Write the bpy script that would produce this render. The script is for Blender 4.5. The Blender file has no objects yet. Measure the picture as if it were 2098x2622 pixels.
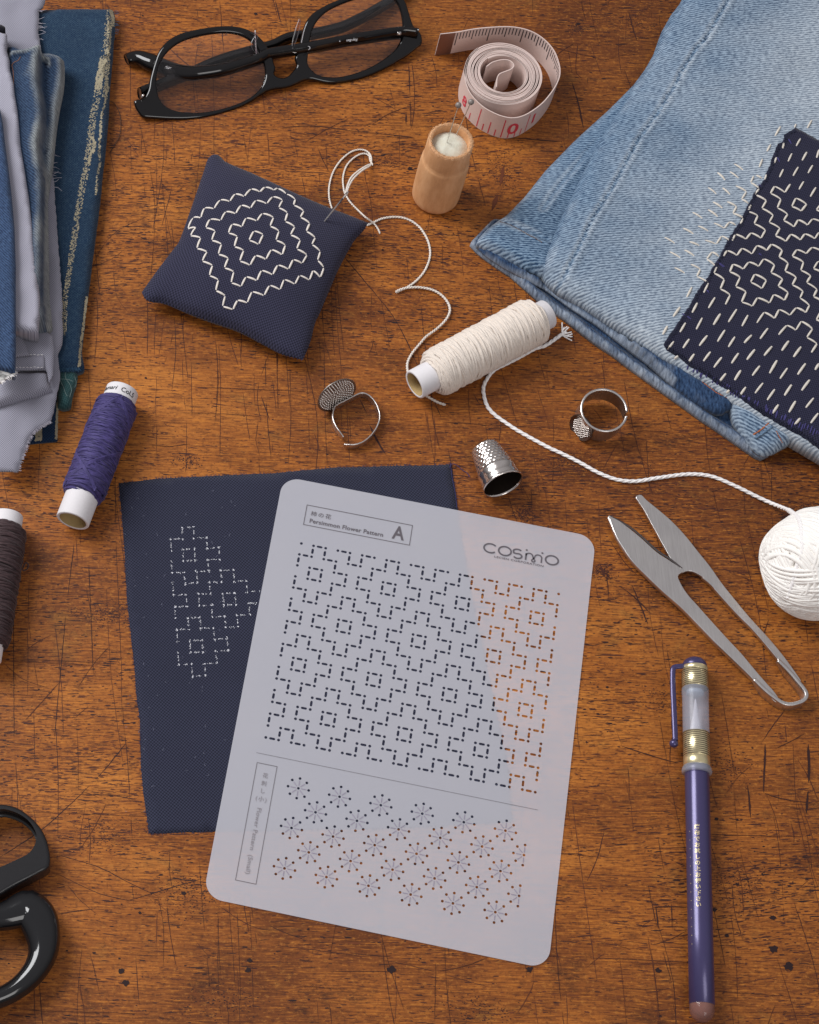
import bpy, bmesh, math, random
import numpy as np
from mathutils import Vector, Matrix
from mathutils.geometry import delaunay_2d_cdt
from mathutils.bvhtree import BVHTree

# ------------------------------------------------------------------ camera (1 unit = 1 cm)
scene = bpy.context.scene
scene.unit_settings.system = 'METRIC'
scene.unit_settings.scale_length = 0.01
RW = np.array([[0.99967501, 0., 0.02549278], [0.01125477, -0.89726683, -0.44134519], [0.02287383, 0.44148867, -0.89697522]])
CW = np.array([-13.84791908, -36.17426862, 73.19014017])
FPX, PPX, PPY = 5123.8, 300.0, 1311.0
cd = bpy.data.cameras.new('camera'); cam = bpy.data.objects.new('camera', cd)
scene.collection.objects.link(cam); scene.camera = cam
m4 = Matrix([list(RW[0]) + [0], list(-RW[1]) + [0], list(-RW[2]) + [0], [0, 0, 0, 1]]).transposed()
m4.translation = Vector(CW)
cam.matrix_world = m4
cd.sensor_fit = 'HORIZONTAL'; cd.sensor_width = 36.0
cd.lens = FPX / 2098.0 * 36.0
cd.shift_x = (1049.0 - PPX) / 2098.0
cd.shift_y = 0.0
cd.clip_start = 1.0; cd.clip_end = 2000.0

# ------------------------------------------------------------------ world + lamps + exposure
w = bpy.data.worlds.new('World'); scene.world = w; w.use_nodes = True
nt = w.node_tree; bg = nt.nodes['Background']
tc = nt.nodes.new('ShaderNodeTexCoord'); sx = nt.nodes.new('ShaderNodeSeparateXYZ')
rp = nt.nodes.new('ShaderNodeValToRGB'); ad = nt.nodes.new('ShaderNodeMath'); ad.operation = 'MULTIPLY_ADD'
nt.links.new(tc.outputs['Generated'], sx.inputs[0])
nt.links.new(sx.outputs['Z'], ad.inputs[0]); ad.inputs[1].default_value = .5; ad.inputs[2].default_value = .5
nt.links.new(ad.outputs[0], rp.inputs[0]); nt.links.new(rp.outputs[0], bg.inputs[0])
rp.color_ramp.elements[0].position = .42; rp.color_ramp.elements[0].color = (.10, .085, .08, 1)
rp.color_ramp.elements[1].position = .85; rp.color_ramp.elements[1].color = (.60, .59, .62, 1)
bg.inputs[1].default_value = 0.62

def area(name, loc, target, size, power, col=(1, 1, 1), size_y=None):
    l = bpy.data.lights.new(name, 'AREA'); l.energy = power; l.size = size; l.color = col
    if size_y: l.shape = 'RECTANGLE'; l.size_y = size_y
    o = bpy.data.objects.new(name, l); scene.collection.objects.link(o)
    o.location = loc
    o.rotation_euler = (Vector(target) - Vector(loc)).to_track_quat('-Z', 'Y').to_euler()
    return o
area('window_light', (-105, 62, 105), (0, 3, 0), 75, 265000, (.985, .99, 1.0), 95)
area('room_window_light', (40, -130, 120), (-4, -8, 0), 60, 60000, (1.0, .98, .96), 80)
scene.view_settings.view_transform = 'Standard'
try: scene.view_settings.look = 'None'
except Exception: pass
scene.view_settings.gamma = 1.0; scene.view_settings.exposure = 0.0
scene.view_settings.use_curve_mapping = False
scene.render.engine = 'CYCLES'

# ------------------------------------------------------------------ helpers
COL = scene.collection
rnd = random.Random(7)
nrng = np.random.default_rng(11)
def P(x, y, z=0.0):
    """photo measurement (pixels of the 2098x2622 picture) -> place on the plane at height z (cm)"""
    d = RW.T @ np.array([(x - PPX) / FPX, (y - PPY) / FPX, 1.0])
    return Vector(CW + d * (z - CW[2]) / d[2])
def PP(x, y, p0, n):
    d = Vector(RW.T @ np.array([(x - PPX) / FPX, (y - PPY) / FPX, 1.0])); c = Vector(CW)
    return c + d * ((Vector(p0) - c).dot(n) / d.dot(n))
def ray(x, y):
    return Vector(CW), Vector(RW.T @ np.array([(x - PPX) / FPX, (y - PPY) / FPX, 1.0])).normalized()
K0 = 1725 / 700.
ORG = dict(A=(0, 0), B=(700, 0), C=(1398, 0), D=(0, 600), E=(700, 600), F=(1398, 600), G=(0, 1200), H=(700, 1200),
           I=(1398, 1200), J=(0, 1900), K=(700, 1800), L=(1398, 1900))
def zz(o, pts, k=K0):
    ox, oy = ORG[o] if isinstance(o, str) else o
    return [(ox + p[0] / k, oy + p[1] / k) for p in pts]

def tag(o, label=None, cat=None, group=None, kind=None):
    if label: o['label'] = label
    if cat: o['category'] = cat
    if group: o['group'] = group
    if kind: o['kind'] = kind
    return o
def mkobj(name, me, mats=(), parent=None):
    o = bpy.data.objects.new(name, me); COL.objects.link(o)
    for m in (mats if isinstance(mats, (list, tuple)) else [mats]): me.materials.append(m)
    if parent:
        o.parent = parent
        o.matrix_parent_inverse = Matrix.Translation(-parent.location)
    return o
def empty(name, loc, label, cat, group=None):
    o = bpy.data.objects.new(name, None); COL.objects.link(o); o.location = loc; o.empty_display_size = .5
    return tag(o, label, cat, group)
class MB:
    def __init__(s): s.v = []; s.f = []; s.uv = []; s.mi = []; s.attr = []
    def add(s, vs, fs, mi=0, uv=None, attr=None):
        b = len(s.v); s.v += [tuple(v) for v in vs]; s.f += [tuple(i + b for i in f) for f in fs]
        s.mi += [mi] * len(fs)
        s.uv += list(uv) if uv is not None else [(0, 0)] * len(vs)
        s.attr += list(attr) if attr is not None else [0.0] * len(vs)
    def build(s, name, mats, parent=None, smooth=True):
        me = bpy.data.meshes.new(name); me.from_pydata(s.v, [], s.f)
        ul = me.uv_layers.new(name='UVMap')
        li = np.empty(len(me.loops), dtype=np.int32); me.loops.foreach_get('vertex_index', li)
        uva = np.array(s.uv, dtype=np.float32)[li]; ul.data.foreach_set('uv', uva.ravel())
        a = me.attributes.new('fade', 'FLOAT', 'POINT'); a.data.foreach_set('value', np.array(s.attr, dtype=np.float32))
        me.polygons.foreach_set('material_index', np.array(s.mi, dtype=np.int32))
        me.polygons.foreach_set('use_smooth', [smooth] * len(me.polygons)); me.update()
        return mkobj(name, me, mats, parent)
def resample(pts, step, closed=False):
    pts = [Vector(p) for p in pts]
    if closed: pts = pts + [pts[0]]
    d = [0.0]
    for a, b in zip(pts, pts[1:]): d.append(d[-1] + (b - a).length)
    n = max(2, int(round(d[-1] / step)) + 1); out = []; j = 0
    for i in range(n):
        t = d[-1] * i / (n - 1)
        while j < len(d) - 2 and d[j + 1] < t: j += 1
        L = d[j + 1] - d[j]
        out.append(pts[j].lerp(pts[j + 1], 0 if L < 1e-9 else (t - d[j]) / L))
    return out[:-1] if closed else out
def smooth_path(pts, step=.1, closed=False):
    """Catmull-Rom through the points, resampled evenly"""
    pts = [Vector(p) for p in pts]; n = len(pts); out = []
    rng = range(n if closed else n - 1)
    for i in rng:
        g = (lambda k: pts[k % n]) if closed else (lambda k: pts[min(max(k, 0), n - 1)])
        a, b, c, d = g(i - 1), g(i), g(i + 1), g(i + 2)
        m = max(4, int((c - b).length / step * 1.5))
        for j in range(m):
            t = j / m
            out.append(.5 * ((2 * b) + (c - a) * t + (2 * a - 5 * b + 4 * c - d) * t * t + (3 * b - 3 * c + d - a) * t ** 3))
    if not closed: out.append(pts[-1])
    return resample(out, step, closed)
def frames(pts, closed=False):
    n = len(pts); T = []
    for i in range(n):
        a = pts[(i - 1) % n] if closed or i > 0 else pts[0]; b = pts[(i + 1) % n] if closed or i < n - 1 else pts[-1]
        t = b - a; T.append(t.normalized() if t.length > 1e-9 else Vector((1, 0, 0)))
    up = Vector((0, 0, 1)) if abs(T[0].z) < .9 else Vector((1, 0, 0))
    N = [(up - T[0] * up.dot(T[0])).normalized()]
    for i in range(1, n):
        v = N[-1] - T[i] * N[-1].dot(T[i]); N.append(v.normalized() if v.length > 1e-6 else N[-1])
    return T, N
def tube(mb, pts, r, segs=8, closed=False, mi=0, caps=True, up=None, ry=None, attr=0.0):
    """sweep; r number or list; ry = second radius (ellipse, along N)"""
    pts = [Vector(p) for p in pts]; n = len(pts); T, N = frames(pts, closed)
    R = r if isinstance(r, (list, tuple, np.ndarray)) else [r] * n
    RY = ry if isinstance(ry, (list, tuple, np.ndarray)) else ([ry] * n if ry else R)
    if up is not None:
        upv = Vector(up); N = [(upv - t * upv.dot(t)).normalized() for t in T]
    vs = []; uv = []; L = 0
    for i in range(n):
        B = T[i].cross(N[i])
        if i: L += (pts[i] - pts[i - 1]).length
        for k in range(segs):
            a = 2 * math.pi * k / segs
            vs.append(pts[i] + B * (math.cos(a) * R[i]) + N[i] * (math.sin(a) * RY[i])); uv.append((k / segs, L))
    fs = []
    for i in range(n if closed else n - 1):
        j = (i + 1) % n
        for k in range(segs):
            l = (k + 1) % segs; fs.append((i * segs + k, j * segs + k, j * segs + l, i * segs + l)[::-1])
    if caps and not closed:
        fs.append(tuple(range(segs))); fs.append(tuple((n - 1) * segs + k for k in range(segs))[::-1])
    mb.add(vs, fs, mi, uv, [attr] * len(vs))
def yarn(mb, pts, R, plies=3, pitch=.5, segs=6, step=.05, mi=0, closed=False):
    pts = resample(pts, step, closed); T, N = frames(pts, closed); n = len(pts)
    for p in range(plies):
        q = []; L = 0
        for i in range(n):
            if i: L += (pts[i] - pts[i - 1]).length
            a = 2 * math.pi * (p / plies + L / pitch); B = T[i].cross(N[i])
            q.append(pts[i] + (B * math.cos(a) + N[i] * math.sin(a)) * R * .5)
        tube(mb, q, R * .56, segs, closed, mi)
def stitch(mb, a, b, r, nrm, lift=None, flat=.75, segs=8):
    a, b = Vector(a), Vector(b); d = b - a; L = d.length
    if L < 1e-4: return
    lift = r * .55 if lift is None else lift
    n = 9; pts = []; R = []
    for i in range(n):
        t = i / (n - 1); h = math.sin(math.pi * t) ** .5
        pts.append(a.lerp(b, t) + nrm * (lift * (h * 1.6 - .6)))
        R.append(r * (.45 + .55 * math.sin(math.pi * min(max(t, .06), .94)) ** .45) * rnd.uniform(.95, 1.05))
    tube(mb, pts, R, segs, up=nrm, ry=[x * flat for x in R])
def lathe(mb, prof, base, axis, segs=48, mi=0, uvs=1.0, capa=False, capb=False):
    """prof: list of (radius, height along axis)"""
    axis = Vector(axis).normalized(); u = axis.orthogonal().normalized(); v = axis.cross(u); base = Vector(base)
    if abs(axis.z) < .99:
        v = (Vector((0, 0, 1)) - axis * axis.z).normalized(); u = v.cross(axis)
    vs = []; uv = []; L = 0
    for i, (r, h) in enumerate(prof):
        if i: L += math.hypot(r - prof[i - 1][0], h - prof[i - 1][1])
        for k in range(segs):
            a = 2 * math.pi * k / segs; vs.append(base + axis * h + (u * math.cos(a) + v * math.sin(a)) * r); uv.append((k / segs, L))
    fs = []
    for i in range(len(prof) - 1):
        for k in range(segs):
            l = (k + 1) % segs; fs.append((i * segs + k, i * segs + l, (i + 1) * segs + l, (i + 1) * segs + k))
    if capa: fs.append(tuple(range(segs))[::-1])
    if capb: fs.append(tuple((len(prof) - 1) * segs + k for k in range(segs)))
    mb.add(vs, fs, mi, uv)
def curve_solid(name, loops, extrude, bevel, mats, parent=None, matrix=None, bres=2, smooth=True):
    """2D outline (first loop) with holes -> solid mesh object; loops in local xy"""
    cu = bpy.data.curves.new('tmp', 'CURVE'); cu.dimensions = '2D'; cu.fill_mode = 'BOTH'
    cu.extrude = extrude; cu.bevel_depth = bevel; cu.bevel_resolution = bres
    for lp in loops:
        sp = cu.splines.new('POLY'); sp.points.add(len(lp) - 1); sp.use_cyclic_u = True
        for i, p in enumerate(lp): sp.points[i].co = (p[0], p[1], 0, 1)
    o = bpy.data.objects.new('tmp', cu); COL.objects.link(o)
    dg = bpy.context.evaluated_depsgraph_get(); me = bpy.data.meshes.new_from_object(o.evaluated_get(dg))
    bpy.data.objects.remove(o); bpy.data.curves.remove(cu)
    me.name = name
    if matrix is not None: me.transform(matrix)
    me.materials.clear()
    me.polygons.foreach_set('use_smooth', [smooth] * len(me.polygons))
    return mkobj(name, me, mats, parent)
def text_mesh(name, txt, size, mats, matrix, parent=None, bold=0.0, spacing=1.0, extrude=0.002, shear=0.0, align='LEFT', sx=1.0):
    cu = bpy.data.curves.new('tmp', 'FONT'); cu.body = txt; cu.size = size; cu.offset = bold; cu.space_character = spacing
    cu.extrude = extrude; cu.shear = shear; cu.align_x = align; cu.fill_mode = 'BOTH'; cu.resolution_u = 3
    o = bpy.data.objects.new('tmp', cu); COL.objects.link(o)
    dg = bpy.context.evaluated_depsgraph_get(); me = bpy.data.meshes.new_from_object(o.evaluated_get(dg))
    bpy.data.objects.remove(o); bpy.data.curves.remove(cu); me.name = name
    me.transform(Matrix.Diagonal((sx, 1, 1, 1))); me.transform(matrix); me.materials.clear()
    return mkobj(name, me, mats, parent)
def join_meshes(name, objs, parent=None):
    bm = bmesh.new(); mats = []
    for o in objs:
        mp = []
        for m in o.data.materials:
            if m not in mats: mats.append(m)
            mp.append(mats.index(m))
        n0 = len(bm.faces); bm.from_mesh(o.data); bm.faces.ensure_lookup_table()
        for f in bm.faces[n0:]: f.material_index = mp[f.material_index] if f.material_index < len(mp) else 0
    me = bpy.data.meshes.new(name); bm.to_mesh(me); bm.free()
    for o in objs: bpy.data.objects.remove(o)
    return mkobj(name, me, mats, parent)

def offset(l, d):
    """move a closed 2D loop inward (d>0) or outward"""
    n = len(l); A = sum(l[i - 1][0] * l[i][1] - l[i][0] * l[i - 1][1] for i in range(n)); s_ = 1 if A > 0 else -1; o_ = []
    for i in range(n):
        a, b = Vector(l[i - 2 if False else (i - 2) % n]), Vector(l[(i + 2) % n]); t_ = (b - a).normalized()
        o_.append((l[i][0] - t_.y * d * s_, l[i][1] + t_.x * d * s_))
    return o_
# smooth value noise in numpy (for wrinkles)
_G = np.random.default_rng(5).random((64, 64))
def vnoise(x, y, s=1.0, seed=0):
    x = np.asarray(x, float) * s + seed * 7.13; y = np.asarray(y, float) * s + seed * 3.71
    xi = np.floor(x).astype(int); yi = np.floor(y).astype(int); fx = x - xi; fy = y - yi
    fx = fx * fx * (3 - 2 * fx); fy = fy * fy * (3 - 2 * fy)
    g = lambda a, b: _G[a % 64, b % 64]
    return ((g(xi, yi) * (1 - fx) + g(xi + 1, yi) * fx) * (1 - fy) + (g(xi, yi + 1) * (1 - fx) + g(xi + 1, yi + 1) * fx) * fy) * 2 - 1
def segdist(X, Y, poly, closed=False):
    """distance of points to polyline, plus signed side"""
    X = np.asarray(X); Y = np.asarray(Y); best = np.full(X.shape, 1e9); par = np.zeros(X.shape)
    pts = [(p[0], p[1]) for p in poly]
    if closed: pts = pts + [pts[0]]
    L = 0
    for (ax, ay), (bx, by) in zip(pts, pts[1:]):
        dx, dy = bx - ax, by - ay; l2 = dx * dx + dy * dy + 1e-12
        t = np.clip(((X - ax) * dx + (Y - ay) * dy) / l2, 0, 1)
        d = np.hypot(X - ax - t * dx, Y - ay - t * dy)
        cr = (dx * (Y - ay) - dy * (X - ax)); k = d < np.abs(best)
        best = np.where(k, np.where(cr < 0, -d, d), best); par = np.where(k, L + t * math.sqrt(l2), par); L += math.sqrt(l2)
    return best, par
def inside(X, Y, poly):
    c = np.zeros(np.shape(X), bool); n = len(poly)
    for i in range(n):
        x1, y1 = poly[i][0], poly[i][1]; x2, y2 = poly[i - 1][0], poly[i - 1][1]
        if y1 == y2: continue
        k = ((y1 > Y) != (y2 > Y)) & (X < (x2 - x1) * (Y - y1) / (y2 - y1) + x1); c ^= k
    return c
def cloth(name, outline, mats, parent=None, res=.15, thick=.08, edge=.12, zf=None, fadef=None, rot=0.0, jag=0.0, under=None, seed=0, edgedrop=None, bres=None, solid=True):
    """sheet of cloth: outline = world points (x,y,z of its upper face at the edge); zf(X,Y,d)->extra height"""
    out = resample(outline, bres or res, True)
    if jag > 0:
        out = [p + Vector((rnd.uniform(-jag, jag), rnd.uniform(-jag, jag), 0)) for p in out]
    bx = [p.x for p in out]; by = [p.y for p in out]; ns = len(out)
    gx, gy = np.meshgrid(np.arange(min(bx), max(bx), res), np.arange(min(by), max(by), res))
    gx = gx.ravel() + nrng.uniform(-.2, .2, gx.size) * res; gy = gy.ravel() + nrng.uniform(-.2, .2, gy.size) * res
    k = inside(gx, gy, out); gx, gy = gx[k], gy[k]
    d, _ = segdist(gx, gy, out, True); k = np.abs(d) > res * .6; gx, gy, d = gx[k], gy[k], np.abs(d[k])
    # an extra ring near the border gives the edge a rounded profile
    V2 = [Vector((p.x, p.y)) for p in out] + [Vector((a, b)) for a, b in zip(gx, gy)]
    r = delaunay_2d_cdt(V2, [(i, (i + 1) % ns) for i in range(ns)], [list(range(ns))], 1, 1e-5)
    vs, fs, orig = r[0], r[2], r[3]
    X = np.array([v.x for v in vs]); Y = np.array([v.y for v in vs])
    ox = np.array(bx); oy = np.array(by); oz = np.array([p.z for p in out])
    # boundary height, interpolated inward by inverse distance
    Z = np.empty(len(X)); step = max(1, ns // 160)
    ox2, oy2, oz2 = ox[::step], oy[::step], oz[::step]
    if np.ptp(oz) < 1e-6: Z[:] = oz[0]
    else:
        for i in range(len(X)):
            w_ = 1.0 / (((ox2 - X[i]) ** 2 + (oy2 - Y[i]) ** 2) ** 1.5 + 1e-6); Z[i] = (w_ * oz2).sum() / w_.sum()
    D, _ = segdist(X, Y, out, True); D = np.abs(D)
    Z = Z + (0 if zf is None else zf(X, Y, D))
    e = np.clip(D / edge, 0, 1); Z = Z - thick * .5 * (1 - np.sqrt(np.clip(1 - (1 - e) ** 2, 0, 1)))
    if edgedrop: Z = Z - edgedrop[0] * np.exp(-D / edgedrop[1])
    cr, sr = math.cos(rot), math.sin(rot)
    U = X * cr + Y * sr; Vv = -X * sr + Y * cr
    fd = np.zeros(len(X)) if fadef is None else fadef(X, Y, D)
    mb = MB(); n = len(X)
    fs = [f if (vs[f[1]] - vs[f[0]]).cross(vs[f[2]] - vs[f[0]]) > 0 else f[::-1] for f in fs]
    top = [(X[i], Y[i], Z[i]) for i in range(n)]; uv = [(U[i], Vv[i]) for i in range(n)]
    mb.add(top, fs, 0, uv, fd)
    if solid:
        zb = (Z - thick) if under is None else np.minimum(np.full(n, under), Z - .01)
        mb.add([(X[i], Y[i], zb[i]) for i in range(n)], [f[::-1] for f in fs], 0, uv, fd)
        # side wall from directed boundary edges
        cnt = {}
        for f in fs:
            for a, b in ((f[0], f[1]), (f[1], f[2]), (f[2], f[0])): cnt[(a, b)] = 1
        for (a, b) in list(cnt):
            if (b, a) not in cnt: mb.f.append((b, a, a + n, b + n)); mb.mi.append(0)
    o = mb.build(name, mats, parent)
    return o, (lambda: BVHTree.FromPolygons([Vector(v) for v in top], fs))
def drape(bvh, x, y, lift=0.0):
    o, d = ray(x, y); h = bvh.ray_cast(o, d)
    if h[0] is None: return None, None
    return h[0] + h[1] * lift, h[1]

# ------------------------------------------------------------------ material helpers
def S(r, g, b):
    f = lambda c: ((c / 255 + .055) / 1.055) ** 2.4 if c > 10 else c / 255 / 12.92
    return (f(r), f(g), f(b), 1)
class NT:
    def __init__(s, name):
        s.m = bpy.data.materials.new(name); s.m.use_nodes = True; s.t = s.m.node_tree
        s.b = s.t.nodes['Principled BSDF']; s.out = s.t.nodes['Material Output']
    def n(s, ty, **k):
        nd = s.t.nodes.new('ShaderNode' + ty)
        for a, v in k.items():
            if hasattr(nd, a) and not a[0].isupper(): setattr(nd, a, v)
        return nd
    def lk(s, a, b): s.t.links.new(a, b)
    def val(s, sock, v):
        if hasattr(v, 'is_output'): s.lk(v, sock)
        elif v is not None: sock.default_value = v
    def math(s, op, a, b=None, c=None, clamp=False):
        nd = s.n('Math', operation=op); nd.use_clamp = clamp
        s.val(nd.inputs[0], a); s.val(nd.inputs[1], b) if b is not None else None; s.val(nd.inputs[2], c) if c is not None else None
        return nd.outputs[0]
    def coord(s, kind='Object', scale=(1, 1, 1), rot=(0, 0, 0), loc=(0, 0, 0)):
        tc = s.n('TexCoord'); mp = s.n('Mapping'); s.lk(tc.outputs[kind], mp.inputs[0])
        mp.inputs['Scale'].default_value = scale; mp.inputs['Rotation'].default_value = rot; mp.inputs['Location'].default_value = loc
        return mp.outputs[0]
    def noise(s, vec, scale, detail=4, rough=.5, dist=0.0, out=0):
        nd = s.n('TexNoise'); s.lk(vec, nd.inputs['Vector']); nd.inputs['Scale'].default_value = scale
        nd.inputs['Detail'].default_value = detail; nd.inputs['Roughness'].default_value = rough; nd.inputs['Distortion'].default_value = dist
        return nd.outputs[out]
    def voro(s, vec, scale, feat='F1', rand=1.0, out=0):
        nd = s.n('TexVoronoi', feature=feat); s.lk(vec, nd.inputs['Vector']); nd.inputs['Scale'].default_value = scale
        nd.inputs['Randomness'].default_value = rand; return nd.outputs[out]
    def ramp(s, fac, stops, mode='LINEAR'):
        nd = s.n('ValToRGB'); s.lk(fac, nd.inputs[0]); cr = nd.color_ramp; cr.interpolation = mode
        while len(cr.elements) < len(stops): cr.elements.new(.5)
        for e, (p, c) in zip(cr.elements, stops):
            e.position = p; e.color = c if len(c) == 4 else tuple(c) + (1,)
        return nd.outputs[0]
    def step(s, v, a, b): # smooth 0..1 between a and b
        nd = s.n('MapRange'); nd.clamp = True; nd.interpolation_type = 'SMOOTHSTEP'; s.val(nd.inputs[0], v)
        nd.inputs[1].default_value = a; nd.inputs[2].default_value = b; return nd.outputs[0]
    def mix(s, fac, a, b, mode='MIX'):
        nd = s.n('Mix', data_type='RGBA', blend_type=mode); s.val(nd.inputs[0], fac); s.val(nd.inputs[6], a); s.val(nd.inputs[7], b)
        return nd.outputs[2]
    def sep(s, v):
        nd = s.n('SeparateXYZ'); s.lk(v, nd.inputs[0]); return nd.outputs
    def bump(s, h, strength=.5, dist=.01, prev=None):
        nd = s.n('Bump'); s.lk(h, nd.inputs['Height']); nd.inputs['Strength'].default_value = strength; nd.inputs['Distance'].default_value = dist
        if prev is not None: s.lk(prev, nd.inputs['Normal'])
        s.lk(nd.outputs[0], s.b.inputs['Normal']); return nd.outputs[0]
    def set(s, **k):
        M = dict(col='Base Color', rough='Roughness', metal='Metallic', spec='Specular IOR Level', sheen='Sheen Weight', alpha='Alpha', trans='Transmission Weight', ior='IOR', coat='Coat Weight', sub='Subsurface Weight', crough='Coat Roughness')
        for a, v in k.items(): s.val(s.b.inputs[M[a]], v)
        return s.m
def plain(name, col, rough=.5, metal=0.0, bump=0.0, bscale=20, var=.08, **k):
    t = NT(name); c = t.coord(); f = t.noise(c, bscale * .3, 3)
    d = tuple(x * (1 - var * 1.5) for x in col[:3]) + (1,); h = tuple(min(1, x * (1 + var)) for x in col[:3]) + (1,)
    t.set(col=t.mix(f, d, h), rough=rough, metal=metal, **k)
    if bump: t.bump(t.noise(c, bscale, 3), bump, .01)
    return t.m

# ------------------------------------------------------------------ table
def wood_material():
    t = NT('old_stained_wood'); c = t.coord('Object', rot=(0, 0, math.radians(1.2)))
    def sc(x, y, src=c, loc=(0, 0, 0)):
        mp = t.n('Mapping'); t.lk(src, mp.inputs[0]); mp.inputs['Scale'].default_value = (x, y, 1); mp.inputs['Location'].default_value = loc; return mp.outputs[0]
    # warp grain a little
    wn = t.noise(sc(.12, .3), 1.0, 3, out=1)
    wv = t.n('VectorMath', operation='MULTIPLY_ADD'); t.lk(wn, wv.inputs[0]); wv.inputs[1].default_value = (0, .7, 0); t.lk(c, wv.inputs[2])
    g = wv.outputs[0]
    big = t.noise(sc(.05, .075, g), 1.0, 4, .55)
    mid = t.noise(sc(.16, .55, g), 1.0, 5, .6, .3)
    base = t.ramp(t.math('ADD', t.math('MULTIPLY', big, .62), t.math('MULTIPLY', mid, .42)),
                  [(.34, S(76, 38, 16)), (.43, S(116, 63, 26)), (.53, S(156, 90, 35)), (.65, S(190, 118, 48))])
    # broad colour drift: browner towards the upper right, more orange lower left
    xyz = t.sep(c)
    drift = t.math('ADD', t.math('MULTIPLY', xyz[0], .022), t.math('MULTIPLY', xyz[1], .010))
    drift = t.math('ADD', drift, t.math('MULTIPLY', t.math('SUBTRACT', t.noise(sc(.11, .13), 1.0, 3), .5), 1.3))
    base = t.mix(t.step(drift, -.05, .75), base, t.mix(.66, base, S(88, 47, 22)))
    # streaky fibres
    fib = t.noise(sc(1.1, 17, g), 1.0, 3, .65)
    base = t.mix(t.math('MULTIPLY', t.step(fib, .47, .64), .60), base, S(84, 42, 18))
    base = t.mix(t.math('MULTIPLY', t.step(fib, .47, .32), .45), base, S(208, 130, 46))
    # large darker bruises, greasy patches and small specks
    br = t.noise(sc(.30, .42, loc=(4, 8, 0)), 1.0, 6, .7, .5)
    base = t.mix(t.math('MULTIPLY', t.math('MULTIPLY', t.step(br, .53, .70), t.step(t.noise(sc(2.2, 9, g), 1.0, 3, .7), .35, .62)), .75), base, S(56, 30, 18))
    base = t.mix(t.math('MULTIPLY', t.step(br, .44, .30), .35), base, S(128, 92, 44))
    grit = t.noise(sc(5, 8), 1.0, 3, .75)
    base = t.mix(t.math('MULTIPLY', t.step(grit, .53, .66), .55), base, S(62, 33, 20))
    base = t.mix(t.math('MULTIPLY', t.step(grit, .45, .34), .25), base, S(214, 146, 66))
    t.bump(t.math('SUBTRACT', 0.0, t.math('ADD', fib, grit)), .30, .02)
    t.set(col=base, rough=t.math('ADD', t.math('MULTIPLY', mid, .30), .34), spec=.28)
    return t.m
def scratch_material():
    t = NT('dark_pores_and_scratches'); at = t.n('Attribute'); at.attribute_name = 'fade'
    t.set(col=t.ramp(at.outputs['Fac'], [(0, S(116, 60, 28)), (.5, S(72, 36, 26)), (1, S(38, 20, 22))]), rough=.6, spec=.3); return t.m
def strip(mb, pts, wd, z=.004, strength=1.0, mi=1):
    pts = smooth_path([Vector((p[0], p[1], z)) for p in pts], .16)
    n = len(pts); run = []; sd = rnd.uniform(0, 50)
    nz = vnoise(np.arange(n) * .16, np.zeros(n) + sd, .9, 3) + .5 * vnoise(np.arange(n) * .16, np.zeros(n) + sd, 3.1, 4)
    def flush():
        if len(run) < 3: return
        vs = []; fs = []; m = len(run)
        for q, i in enumerate(run):
            p = pts[i]; t_ = (pts[min(i + 1, n - 1)] - pts[max(i - 1, 0)]).normalized(); nn = Vector((-t_.y, t_.x, 0))
            p = p + nn * rnd.uniform(-.008, .008); e = min(1, (q + .15) / 2.0, (m - 1 - q + .15) / 2.0)
            ww = wd * rnd.uniform(.7, 1.15) * e * (.75 + .5 * max(0, min(1, nz[i] + .5)))
            vs += [p + nn * ww / 2, p - nn * ww / 2]
        for q in range(m - 1): mb.add([vs[2 * q], vs[2 * q + 1], vs[2 * q + 3], vs[2 * q + 2]], [(0, 1, 2, 3)], mi, None, [strength] * 4)
    for i in range(n):
        if nz[i] > -.55 - (strength - .6) * .5: run.append(i)
        else: flush(); run = []
    flush()
mb = MB()
mb.add([(-90, -80, 0), (90, -80, 0), (90, 90, 0), (-90, 90, 0)], [(0, 1, 2, 3)], 0)
mb.add([(-90, -80, -3), (90, -80, -3), (90, 90, -3), (-90, 90, -3)], [(3, 2, 1, 0)], 0)
mb.add([(-90, -80, 0), (90, -80, 0), (90, 90, 0), (-90, 90, 0), (-90, -80, -3), (90, -80, -3), (90, 90, -3), (-90, 90, -3)],
       [(0, 4, 5, 1), (1, 5, 6, 2), (2, 6, 7, 3), (3, 7, 4, 0)], 0)
zl = .004
def px_strip(pts, wd, st=1.0, o=None):
    global zl
    zl = .004 + (zl + .00037 - .004) % .012
    if o: pts = zz(o, pts)
    strip(mb, [P(x, y) for x, y in pts], wd, zl, st)
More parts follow.
